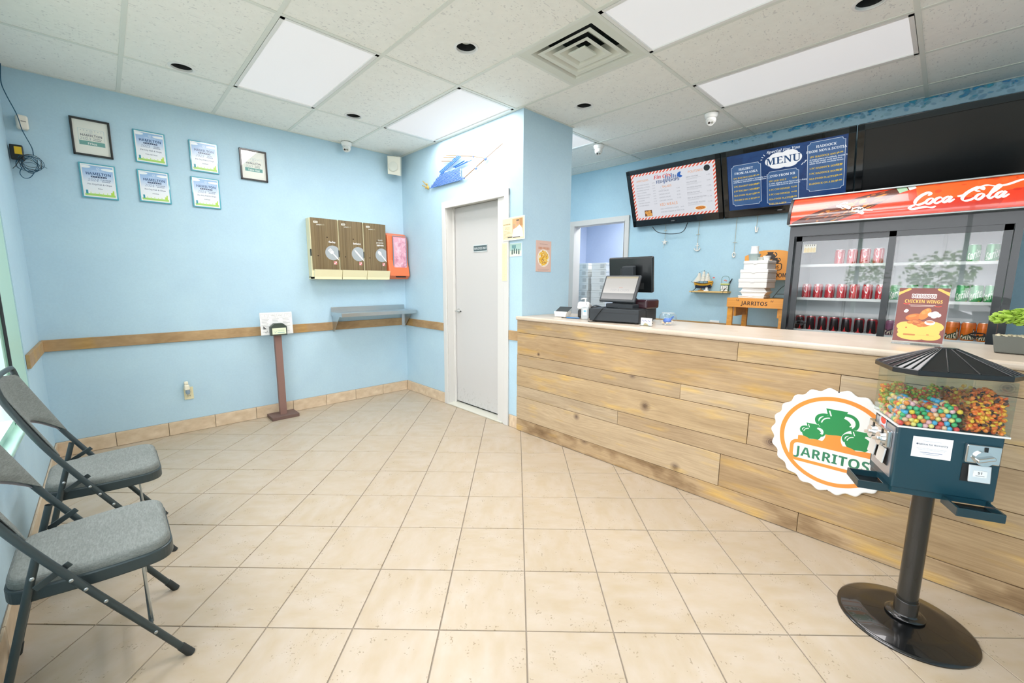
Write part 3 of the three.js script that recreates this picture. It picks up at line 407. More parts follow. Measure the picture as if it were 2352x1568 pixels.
// ---------------------------------------------------------------- folding chairs
{
  const t = thing('folding_chair', 'grey padded metal folding chair standing further from the side wall', 'chair', [2.6275, 0, 2.80], 0, 'folding chairs along the shop window');
  const X = 0.2275, r = 0.0115;
  const sd = (side) => {
    part('front_leg', tube([[side * X, 0.02, -0.213], [side * X, 0.2, -0.108], [side * X, 0.45, 0.04], [side * X, 0.66, 0.155], [side * X * 0.99, 0.86, 0.240], [side * X * 0.985, 0.93, 0.258]], r, 40, 12), M.gunmetal, t);
    part('rear_leg', tube([[side * (X - 0.026), 0.545, 0.105], [side * (X - 0.026), 0.4, 0.143], [side * (X - 0.024), 0.02, 0.238]], r * 0.95, 24, 12), M.gunmetal, t);
    part('foot_cap', [rod([side * X, 0.0, -0.2255], [side * X, 0.045, -0.199], 0.0145, 14, 0.0135)], M.rubber, t);
    part('foot_cap', [rod([side * (X - 0.024), 0.0, 0.2425], [side * (X - 0.024), 0.045, 0.232], 0.0145, 14, 0.0135)], M.rubber, t);
    part('hinge_link', [rb(0.004, 0.02, 0.095, 0.002, side * (X - 0.012), 0.47, 0.078, 0.55)], M.gunmetal, t);
    part('rivet', [...[[0.446, 0.04], [0.40, 0.012], [0.492, 0.117], [0.335, -0.028], [0.15, -0.137]].map(([y, z]) => sph(0.006, side * (X + 0.0105), y, z, 0.5, 1, 1, 10))], M.zinc, t);
  };
  sd(1); sd(-1);
  part('back_top_bar', tube([[-X * 0.985, 0.925, 0.257], [-X * 0.96, 0.953, 0.263], [-X * 0.8, 0.96, 0.267], [0, 0.96, 0.277], [X * 0.8, 0.96, 0.267], [X * 0.96, 0.953, 0.263], [X * 0.985, 0.925, 0.257]], r, 40, 12), M.gunmetal, t);
  part('cross_bar', rod([-X, 0.168, -0.128], [X, 0.168, -0.128], 0.006), M.gunmetal, t); part('cross_bar', rod([-(X - 0.024), 0.2, 0.19], [X - 0.024, 0.2, 0.19], 0.007), M.gunmetal, t);
  part('seat_brace', [rb(0.012, 0.235, 0.008, 0.002, X - 0.05, 0.275, -0.13, 0.03), rb(0.012, 0.235, 0.008, 0.002, -X + 0.05, 0.275, -0.13, 0.03)], M.zinc, t, 'thin zinc seat brace');
  const seatShape = (w, d, r1, r2) => { const s = new THREE.Shape(); s.moveTo(-w + 0.03 + r2, d); s.lineTo(w - 0.03 - r2, d); s.quadraticCurveTo(w - 0.03, d, w - 0.028, d - r2); s.quadraticCurveTo(w, 0, w, -d + r1); s.quadraticCurveTo(w, -d, w - r1, -d); s.lineTo(-w + r1, -d); s.quadraticCurveTo(-w, -d, -w, -d + r1); s.quadraticCurveTo(-w, 0, -w + 0.028, d - r2); s.quadraticCurveTo(-w + 0.03, d, -w + 0.03 + r2, d); return s; };
  const pan = new THREE.ExtrudeGeometry(seatShape(0.203, 0.198, 0.07, 0.07), { depth: 0.034, bevelEnabled: true, bevelThickness: 0.006, bevelSize: 0.006, bevelSegments: 2, curveSegments: 10 }); pan.rotateX(Math.PI / 2); pan.translate(0, 0.428, -0.012);
  part('seat_pan', pan, M.gunmetal, t);
  const pad = new THREE.ExtrudeGeometry(seatShape(0.188, 0.183, 0.062, 0.062), { depth: 0.006, bevelEnabled: true, bevelThickness: 0.02, bevelSize: 0.016, bevelSegments: 5, curveSegments: 10 }); pad.rotateX(Math.PI / 2); pad.translate(0, 0.446, -0.012);
  part('seat_cushion', mUV(pad, 0.6), M.fabric, t);
  // curved padded backrest between the uprights
  const backPanel = (arch, off, th) => {
    const bg = new THREE.BoxGeometry(0.44, 0.285, 0.024, 24, 14, 4), bp = bg.attributes.position;
    for (let i = 0; i < bp.count; i++) { let x = bp.getX(i), y = bp.getY(i), z = bp.getZ(i); const u = x / 0.22, v = y / 0.1425, e = Math.max(Math.abs(u), Math.abs(v)), sgn = Math.sign(z) || 0; z = sgn * th * Math.sqrt(Math.max(0.02, 1 - Math.pow(Math.max(0, e), 10))); y += (v < 0 ? 0.045 * u * u * v : -0.02 * u * u * v) + (v < 0 ? arch * (1 - u * u) * -v : 0); bp.setXYZ(i, x * 1.02, y + 0.80, 0.222 + y * 0.43 + 0.045 * (1 - u * u) - 0.024 + off + z); }
    bg.computeVertexNormals(); return bg;
  };
  part('backrest', mUV(backPanel(0.075, 0, 0.012), 0.6), M.fabric, t);
  part('backrest_shell', backPanel(0.066, 0.016, 0.005), mat('#b4b4be', 0.4), t, 'pale metal back shell');
  const c = copyOf(t, 'grey padded metal folding chair standing nearer the side wall'); c.position.set(1.825, 0, 2.772);
}
// ---------------------------------------------------------------- awards on the side wall (x = 0, facing +x)
{
  const star = (g, x, y, r) => { g.beginPath(); for (let i = 0; i < 10; i++) { const a = -Math.PI / 2 + i * Math.PI / 5, q = i % 2 ? r * 0.42 : r; g.lineTo(x + q * Math.cos(a), y + q * Math.sin(a)); } g.fill(); };
  const seal = (g, x, y, r, c) => { g.strokeStyle = c; g.lineWidth = 3; g.beginPath(); g.arc(x, y, r, 0, 7); g.stroke(); g.beginPath(); g.moveTo(x - r * 0.5, y); g.lineTo(x - r * 0.1, y + r * 0.4); g.lineTo(x + r * 0.6, y - r * 0.6); g.stroke(); };
  const framed = (word) => canvasTex(400, 508, (g, w, h) => {
    g.fillStyle = '#e9eae0'; g.fillRect(0, 0, w, h); g.strokeStyle = '#a9c6cf'; g.lineWidth = 3; g.strokeRect(58, 130, 284, 236); g.fillStyle = '#9fb0b8'; for (const x of [90, 122, 158, 242, 278, 310]) star(g, x, 152, 9); seal(g, 200, 158, 16, '#9fb0b8'); txt(g, 'COMMUNITY VOTES', 200, 188, 15, '#9fb6c4');
    txt(g, 'HAMILTON', 200, 222, 46, '#4a5158', { style: 'bold' }); txt(g, '2023', 128, 272, 54, '#8f979c', { font: 'serif', style: 'italic' }); txt(g, 'TOP PICK', 262, 260, 22, '#5b6266', { style: 'bold' }); txt(g, 'WINNER', 258, 284, 22, '#5b6266', { style: 'bold' });
    g.fillStyle = '#5f9f97'; g.fillRect(60, 304, 280, 62); txt(g, word, 200, 338, 44, '#f4f4ee', { style: 'bold' });
  });
  const cert = (year, kind, word) => canvasTex(400, 500, (g, w, h) => {
    const gr = g.createLinearGradient(0, 0, 0, h); gr.addColorStop(0, '#8fb6dc'); gr.addColorStop(0.25, '#a9c4e6'); gr.addColorStop(0.55, '#e6ebf2'); gr.addColorStop(1, '#eef0ee'); g.fillStyle = gr; g.fillRect(0, 0, w, h);
    g.fillStyle = '#eef3f6'; g.beginPath(); g.ellipse(40, 40, 80, 22, 0, 0, 7); g.fill(); g.beginPath(); g.ellipse(330, 60, 90, 20, 0, 0, 7); g.fill(); g.strokeStyle = '#e9ecec'; g.lineWidth = 16; g.strokeRect(8, 8, w - 16, h - 16);
    seal(g, 205, 60, 18, '#f2f6fa'); txt(g, 'COMMUNITY VOTES', 205, 95, 17, '#dfe8f2'); txt(g, 'HAMILTON', 205, 140, 58, '#2d4a75', { style: 'bold' });
    g.fillStyle = '#3b4f70'; g.fillRect(110, 172, 190, 26); g.fillStyle = '#dfe6ee'; for (let i = 0; i < 6; i++) star(g, 130 + i * 30, 185, 9);
    txt(g, year, 130, 235, 58, '#7d8ba6', { font: 'serif', style: 'italic' }); txt(g, kind, 286, 224, 25, '#5f6f8c', { style: 'bold' }); txt(g, 'WINNER', 286, 250, 25, '#5f6f8c', { style: 'bold' });
    txt(g, 'Fin City Fish & Chips', 205, 302, 30, '#5a6678', { style: 'bold' }); txt(g, word, 205, 368, 24, '#5a6678', { style: 'bold' });
    g.fillStyle = '#a9d36c'; g.fillRect(18, 448, 364, 34); g.fillStyle = '#3b93a5'; g.fillRect(30, 398, 26, 60); g.fillStyle = '#b8d957'; g.beginPath(); g.moveTo(330, 450); g.lineTo(330, 410); g.lineTo(350, 410); g.lineTo(356, 378); g.lineTo(372, 378); g.lineTo(372, 450); g.fill(); g.fillStyle = '#cfe39a'; for (let i = 0; i < 5; i++) g.fillRect(80 + i * 50, 425 + (i % 2) * 8, 12, 20);
  });
  const F = (z0, z1, y0, y1, word, label, col, tilt = 0) => {
    const w = z1 - z0, h = y1 - y0, t = thing('picture_frame', label, 'picture frame', [0.001, (y0 + y1) / 2, (z0 + z1) / 2], Math.PI / 2);
    const b = 0.014, m = mat(col, 0.3, { clearcoat: 0.4 });
    part('frame', [rb(w, b, 0.02, 0.003, 0, h / 2 - b / 2, 0.01), rb(w, b, 0.02, 0.003, 0, -h / 2 + b / 2, 0.01), rb(b, h, 0.02, 0.003, w / 2 - b / 2, 0, 0.01), rb(b, h, 0.02, 0.003, -w / 2 + b / 2, 0, 0.01)], m, t);
    sheet('award_print', w - 0.02, h - 0.02, 0.004, framed(word), M.white, t, [0, 0, 0.006], 0, 0.5);
    part('cover_glass', bx(w - 0.026, h - 0.026, 0.0015, 0, 0, 0.0125), M.glass, t);
  };
  F(2.531, 2.750, 2.308, 2.578, 'Fries', 'black framed Hamilton 2023 Fries award on the side wall', '#15191b');
  F(1.448, 1.671, 2.306, 2.583, 'Take Out', 'dark framed Hamilton 2023 Take Out award on the side wall', '#2a2522');
  const teal = mat('#4aa6b8', 0.2, { clearcoat: 0.8 });
  const P = (z0, z1, y0, y1, tex, label) => { const w = z1 - z0, h = y1 - y0, t = thing('award_plaque', label, 'plaque', [0.001, (y0 + y1) / 2, (z0 + z1) / 2], Math.PI / 2, 'Hamilton award plaques'); part('backing', rb(w, h, 0.014, 0.003, 0, 0, 0.007), teal, t); sheet('award_print', w - 0.018, h - 0.018, 0.002, tex, M.white, t, [0, 0, 0.015], 0, 0.2); };
  P(2.199, 2.400, 2.319, 2.571, cert('2023', 'SILVER', 'Fish and Chips'), 'teal backed Hamilton 2023 Silver plaque for Fish and Chips');
  P(1.838, 2.042, 2.315, 2.569, cert('2023', 'SILVER', 'Seafood'), 'teal backed Hamilton 2023 Silver plaque for Seafood');
  P(2.530, 2.733, 1.998, 2.256, cert('2024', 'PLATINUM', 'Fries'), 'teal backed Hamilton 2024 Platinum plaque for Fries');
  P(2.200, 2.402, 2.010, 2.264, cert('2024', 'PLATINUM', 'Poutine'), 'teal backed Hamilton 2024 Platinum plaque for Poutine');
  P(1.848, 2.052, 2.010, 2.268, cert('2024', 'PLATINUM', 'Seafood'), 'teal backed Hamilton 2024 Platinum plaque for Seafood');
}
// ---------------------------------------------------------------- cutlery dispensers
{
  const ex = [1.128, 0.842, 0.566, 0.290], kinds = [['fork', 'forks'], ['knife', 'knives'], ['spoon', 'spoons']];
  kinds.forEach(([k, word], i) => {
    const z1 = ex[i], z0 = ex[i + 1], w = z1 - z0 - 0.006, t = thing('cutlery_dispenser', 'wood-faced plastic wall dispenser marked ' + word, 'cutlery dispenser', [0.001, 1.39, (z0 + z1) / 2], Math.PI / 2, 'cutlery dispensers on the side wall');
    part('housing', [rb(w, 0.61, 0.10, 0.006, 0, 0.315, 0.05)], M.cream, t);
    const s = extr([[0.06, 0.0], [0.165, 0.005], [0.19, 0.095], [0.175, 0.098], [0.15, 0.02], [0.06, 0.02]], w, 0); s.rotateY(-Math.PI / 2); s.translate(w / 2, 0, 0);
    part('tray', s, M.cream, t); part('tray_base', rb(w, 0.03, 0.17, 0.004, 0, 0.012, 0.085), M.cream, t);
    const tex = canvasTex(512, 1024, (g, W, Hh) => {
      let sd = 5 + i; const R = () => { sd = (sd * 16807) % 2147483647; return sd / 2147483647; };
      g.fillStyle = '#857252'; g.fillRect(0, 0, W, Hh);
      for (let q = 0; q < 420; q++) { const x = R() * W; g.fillStyle = `rgba(${R() > 0.5 ? '60,46,28' : '150,132,98'},${0.05 + R() * 0.1})`; g.fillRect(x, 0, 1 + R() * 10, Hh); }
      for (const x of [130, 255, 380]) { g.fillStyle = 'rgba(50,40,26,0.5)'; g.fillRect(x, 0, 4, Hh); }
      g.fillStyle = 'rgba(50,38,22,0.8)'; for (let q = 0; q < 2; q++) { g.beginPath(); g.ellipse(300 - q * 190, 370 + q * 380, 16, 12, 0, 0, 7); g.fill(); }
      g.save(); g.translate(60, 88); g.rotate(-0.04); g.fillStyle = '#d9d7cc'; g.beginPath(); g.roundRect(-10, -26, 86, 40, 12); g.fill(); txt(g, 'Dixie', 33, -6, 26, '#6b5b40', { style: 'bold italic' }); txt(g, 'smart', 95, 44, 36, '#d9d7cc', { style: 'bold' }); txt(g, 'stock', 158, 44, 36, '#aaa58c', {}); g.restore();
      if (k === 'spoon') { txt(g, 'multi-', 440, 350, 46, '#eeeee8', { align: 'right' }); txt(g, 'purpose', 450, 405, 46, '#eeeee8', { align: 'right' }); txt(g, 'spoons', 455, 462, 50, '#ffffff', { style: 'bold', align: 'right' }); } else txt(g, word, 460, 462, 54, '#ffffff', { style: 'bold', align: 'right' });
      g.fillStyle = '#a6adb0'; g.beginPath(); g.arc(400, 680, 150, 0, 7); g.fill();
      g.save(); g.translate(400, 690); g.rotate(-0.72); g.fillStyle = '#f0f0ee';
      if (k === 'fork') { for (const dx of [-30, -10, 10, 30]) g.fillRect(dx - 6, -110, 11, 70); g.beginPath(); g.roundRect(-36, -50, 72, 50, 20); g.fill(); g.fillRect(-11, -10, 22, 190); } else if (k === 'knife') { g.beginPath(); g.moveTo(-8, 190); g.lineTo(-16, -60); g.quadraticCurveTo(-14, -120, 8, -135); g.quadraticCurveTo(24, -60, 14, 190); g.fill(); } else { g.beginPath(); g.ellipse(0, -72, 36, 54, 0, 0, 7); g.fill(); g.fillRect(-11, -30, 22, 210); }
      g.restore(); g.fillStyle = '#d97f80'; g.fillRect(410, 850, 62, 66); g.fillStyle = '#efd6d2'; g.fillRect(440, 856, 26, 26); g.fillRect(416, 886, 26, 26);
    });
    const f = sheet('door_front', w - 0.012, 0.52, 0.012, tex, M.darkWood, t, [0.004, 0.36, 0.107], 0, 0.22, 'smoked front printed as dark wood with a white ' + k);
    part('side_clip', [rb(0.008, 0.07, 0.03, 0.003, w / 2 + 0.0, 0.27, 0.085), rb(0.008, 0.07, 0.02, 0.003, -w / 2 + 0.002, 0.27, 0.095)], M.blackMatte, t);
    part('red_tabs', [-0.05, 0.02, 0.06].map((x) => bx(0.014, 0.007, 0.004, x, 0.092, 0.112)), mat('#b8473c', 0.5), t);
  });
  // coral napkin dispenser in the corner
  const t = thing('napkin_dispenser', 'coral plastic wall dispenser with a pink window beside the spoon dispenser', 'dispenser', [0.001, 1.395, 0.152], Math.PI / 2);
  const coral = mat('#e2774a', 0.35);
  const prof = [[0, 0.02], [0.12, 0.0], [0.165, 0.04], [0.15, 0.12], [0.128, 0.22], [0.128, 0.42], [0.115, 0.5], [0.06, 0.53], [0, 0.53]];
  const g = extr(prof, 0.236, 0.012, 3); g.rotateY(-Math.PI / 2); g.translate(0.118, 0, 0); part('shell', g, coral, t);
  const wt = canvasTex(256, 512, (c, w, h) => { c.fillStyle = '#dfa6b4'; c.fillRect(0, 0, w, h); let s = 9; const R = () => { s = (s * 16807) % 2147483647; return s / 2147483647; }; for (let i = 0; i < 46; i++) { c.fillStyle = `rgba(${R() > 0.5 ? '196,128,146' : '240,206,214'},0.45)`; c.beginPath(); const x = R() * w, y = R() * h; c.moveTo(x, y); c.lineTo(x + 40 + R() * 60, y + R() * 70 - 35); c.lineTo(x + R() * 60, y + 40 + R() * 70); c.fill(); } });
  const wp = sheet('pink_window', 0.16, 0.36, 0.004, wt, coral, t, [0.018, 0.305, 0.141], 0, 0.25, 'pink glossy front panel'); wp.rotation.x = -0.02;
  part('window_trim', [rb(0.008, 0.38, 0.008, 0.003, -0.068, 0.305, 0.14), rb(0.008, 0.38, 0.008, 0.003, 0.104, 0.305, 0.14), rb(0.18, 0.008, 0.008, 0.003, 0.018, 0.495, 0.138), rb(0.18, 0.008, 0.008, 0.003, 0.018, 0.12, 0.145)], mat('#7b8ea0', 0.3), t);
  part('paper_slot', rb(0.13, 0.012, 0.03, 0.004, 0.01, 0.032, 0.155, 0.6), M.black, t);
}
// ---------------------------------------------------------------- steel wall shelf
{
  const t = thing('steel_shelf', 'stainless steel wall shelf with triangular brackets above the wooden rail', 'shelf', [0.0195, 1.02, 0.48], Math.PI / 2);
  const W = 0.89;
  part('shelf_board', [bx(W, 0.003, 0.29, 0, 0.012, 0.145), rb(W, 0.04, 0.004, 0.0015, 0, -0.006, 0.29), bx(0.003, 0.04, 0.29, W / 2, -0.006, 0.145), bx(0.003, 0.04, 0.29, -W / 2, -0.006, 0.145)], M.steel, t);
  part('upstand', rb(W, 0.055, 0.004, 0.0015, 0, 0.038, 0.002), M.steel, t);
  for (const x of [-W / 2 + 0.012, W / 2 - 0.012]) { const b = extr([[0, -0.2], [0.03, -0.2], [0.24, 0.008], [0, 0.008]], 0.003); b.rotateY(-Math.PI / 2); b.translate(x, 0, 0); part('bracket', [b, bx(0.024, 0.2, 0.003, x + (x < 0 ? 0.011 : -0.011), -0.1, 0.002)], M.steel, t); }
}
// ---------------------------------------------------------------- donation box stand
{
  const t = thing('notice_stand', 'brown wooden floor stand holding a printed board and small box', 'stand', [0.115, 0, 1.495], Math.PI / 2);
  const br = mat('#8a6a60', 0.6), br2 = mat('#6f574f', 0.65);
  part('base', rb(0.25, 0.034, 0.19, 0.004, 0, 0.017, 0.0), br2, t); part('post', rb(0.062, 0.82, 0.045, 0.003, 0, 0.44, 0.0), br, t);
  const tex = canvasTex(512, 410, (g, w, h) => { g.fillStyle = '#e9e9e6'; g.fillRect(0, 0, w, h); let s = 4; const R = () => { s = (s * 16807) % 2147483647; return s / 2147483647; }; g.strokeStyle = '#8f8f8c'; g.lineWidth = 2; for (let i = 0; i < 7; i++) { const x = 30 + (i % 4) * 125, y = 40 + Math.floor(i / 4) * 190; g.strokeRect(x - 12, y - 10, 100, 70); for (let q = 0; q < 6; q++) { g.beginPath(); g.moveTo(x + R() * 80, y + R() * 50); g.lineTo(x + R() * 80, y + R() * 50); g.stroke(); } } g.fillStyle = '#7d7d7a'; for (let i = 0; i < 30; i++) g.fillRect(25 + (i % 3) * 165, 120 + Math.floor(i / 3) * 26, 60 + R() * 70, 4); g.fillStyle = '#555'; g.beginPath(); g.moveTo(40, 240); g.lineTo(90, 300); g.lineTo(40, 300); g.fill(); g.strokeStyle = '#555'; g.lineWidth = 5; g.beginPath(); g.moveTo(60, 350); g.quadraticCurveTo(80, 400, 100, 330); g.stroke(); });
  const b = sheet('printed_board', 0.285, 0.218, 0.008, tex, M.white, t, [0, 0.955, 0.005], 0, 0.5, 'white board printed with line drawings'); b.rotation.x = -0.05;
  const dk = mat('#3f4a42', 0.4);
  part('donation_box', [extr([[-0.072, 0.0], [0.072, 0.0], [0.072, 0.085], [0.035, 0.118], [-0.035, 0.118], [-0.072, 0.085]], 0.05, 0.003).translate(0, 0.842, 0.02)], dk, t, 'dark green box with sloped shoulders');
  sheet('box_label', 0.122, 0.06, 0.002, canvasTex(256, 128, (g) => { g.fillStyle = '#dfe6c8'; g.fillRect(0, 0, 256, 128); g.strokeStyle = '#5f8a86'; g.lineWidth = 4; g.beginPath(); g.moveTo(40, 70); g.lineTo(55, 95); g.lineTo(80, 60); g.stroke(); g.fillStyle = '#b3cda2'; for (let i = 0; i < 9; i++) g.fillRect(100 + i * 14, 44, 10, 18); g.fillStyle = '#5f9a98'; g.fillRect(95, 90, 130, 10); }), dk, t, [0, 0.885, 0.0745], 0, 0.4, 'pale yellow label');
}
// ---------------------------------------------------------------- small wall fittings
{
  const t = thing('wall_outlet', 'cream outlet plate low on the side wall below the rail', 'outlet', [0.001, 0.36, 2.224], Math.PI / 2);
  part('plate', rb(0.068, 0.112, 0.006, 0.002, 0, 0, 0.003), M.cream, t); part('socket', [rb(0.034, 0.03, 0.004, 0.002, 0, 0.022, 0.006), rb(0.034, 0.03, 0.004, 0.002, 0, -0.024, 0.006)], mat('#d8d2b0', 0.4), t); part('slots', [-0.007, 0.007].flatMap((x) => [bx(0.003, 0.009, 0.002, x, -0.022, 0.0085)]), M.blackMatte, t);
  const a = thing('air_freshener', 'small plug-in air freshener with clear blue bottle on outlet', 'air freshener', [0.0085, 0.41, 2.232], Math.PI / 2);
  part('body', [rb(0.04, 0.05, 0.04, 0.012, -0.004, 0.01, 0.022), rb(0.03, 0.03, 0.03, 0.008, -0.006, 0.05, 0.02)], mat('#efe9d2', 0.35), a); part('bottle', lathe([[0, -0.055], [0.012, -0.053], [0.018, -0.03], [0.014, -0.012], [0.01, -0.008]], 20).translate(0, 0, 0.024), mat('#b9cfe4', 0.08, { transmission: 0.6, thickness: 0.01 }), a);
  const s = thing('motion_sensor', 'cream curved alarm sensor high on the side wall near window', 'sensor', [0.03, 2.465, 2.985], Math.PI / 2 + 0.2);
  part('case', rb(0.058, 0.095, 0.05, 0.014, 0, 0, 0, 0, 0, 0, 4), mat('#e6e0d2', 0.4), s); part('lens_slot', rb(0.026, 0.006, 0.004, 0.002, 0.004, 0.004, 0.025), mat('#85817a', 0.5), s);
  const p = thing('power_adapter', 'black power adapter with yellow label fixed high by the window corner', 'adapter', [0.012, 2.255, 3.0], Math.PI / 2);
  part('case', rb(0.062, 0.1, 0.04, 0.005, -0.03, 0.0, 0.022), M.black, p); part('yellow_label', bx(0.035, 0.05, 0.001, -0.022, 0.012, 0.0425), mat('#d9b21e', 0.5), p, 'yellow warning label');
  const c = thing('cable_tangle', 'tangle of thin dark cables hanging beside the black adapter', 'cables', [0.02, 2.19, 2.985], Math.PI / 2);
  const cb = mat('#17506b', 0.5), ck = mat('#2a3338', 0.5);
  for (let i = 0; i < 9; i++) { const r = rr(0.035, 0.06), cx = rr(-0.005, 0.03), cy = rr(-0.03, 0.02), ph = rr(0, 6), pts = []; for (let k = 0; k < 9; k++) { const a = ph + k / 9 * 6.28; pts.push([cx + r * Math.cos(a) * rr(0.75, 1.1), cy + r * Math.sin(a) * rr(0.8, 1.1), rr(0.012, 0.05)]); } part('cable', tube(pts, rr(0.0013, 0.0022), 70, 5, true), i % 3 ? cb : ck, c); }
  part('cable', tube([[-0.03, -0.03, 0.03], [-0.045, -0.075, 0.03], [-0.03, -0.105, 0.03], [0.0, -0.098, 0.03], [0.025, -0.06, 0.03]], 0.0025, 30, 6), cb, c); part('cable', tube([[-0.04, 0.01, 0.03], [-0.06, -0.03, 0.03], [-0.075, -0.05, 0.03]], 0.002, 20, 6), ck, c); part('cable', tube([[0.05, 0.0, 0.03], [0.075, -0.012, 0.03], [0.09, -0.02, 0.03]], 0.0015, 16, 6), cb, c);
  obj('hanging_cable', tube([[0.06, 2.82, 3.04], [0.06, 2.7, 3.05], [0.07, 2.62, 3.035], [0.085, 2.5, 3.0], [0.085, 2.4, 2.985], [0.06, 2.3, 2.955], [0.045, 2.25, 2.953]], 0.003, 50, 6), cb, 'single dark blue cable running down from the ceiling corner', 'cable');
  // loudspeaker in the corner
  const sp = thing('corner_speaker', 'small cream loudspeaker angled in the ceiling corner', 'speaker', [0.135, 2.675, 0.17], 0.9);
  const g = extr([[-0.07, -0.085], [0.07, -0.105], [0.085, 0.095], [-0.06, 0.105]], 0.085, 0.008, 3); g.translate(0, 0, -0.045); g.rotateX(0.28); part('cabinet', g, mat('#dcdccd', 0.5), sp);
  part('grille', cyl(0.05, 0.05, 0.004, 0, -0.02, 0.055, Math.PI / 2 + 0.28), mat('#cfd2c6', 0.7), sp); part('bracket', [rod([0, 0.02, -0.02], [-0.02, 0.08, -0.14], 0.008), rod([-0.02, 0.08, -0.14], [-0.02, 0.15, -0.14], 0.006)], M.zinc, sp);
  // turret security cameras
  const cam = (label, x, z, turn, tilt) => {
    const t2 = thing('security_camera', label, 'camera', [x, H - 0.003, z], turn, 'white ceiling security cameras');
    part('mount', lathe([[0.0, 0.0], [0.055, 0.0], [0.056, -0.006], [0.05, -0.03], [0.04, -0.04], [0.0, -0.042]]), M.whiteGloss, t2);
    const b = new THREE.Group(); b.name = 'eyeball'; b.position.set(0, -0.055, 0); b.rotation.x = tilt; t2.add(b);
    part('shell', [sph(0.042, 0, 0, 0, 1, 1, 1, 24)], M.whiteGloss, b); part('face', cyl(0.028, 0.032, 0.014, 0, 0, 0.036, Math.PI / 2), mat('#d8dad6', 0.4), b); part('lens', [cyl(0.0095, 0.0095, 0.006, -0.012, 0, 0.0425, Math.PI / 2)], M.blackGloss, b); part('infrared_led', [cyl(0.0095, 0.0095, 0.006, 0.012, 0, 0.0425, Math.PI / 2)], mat('#8d8f86', 0.3), b);
  };
  cam('white security camera on the ceiling beside the corner speaker', 0.085, 0.69, 0.95, 0.62);
  cam('white security camera at the corner of the long ceiling panel', 3.10, -1.235, 0.35, 0.7);
  cam('white security camera beside the passage ceiling panel', 1.925, -1.265, 0.6, 1.0);
}
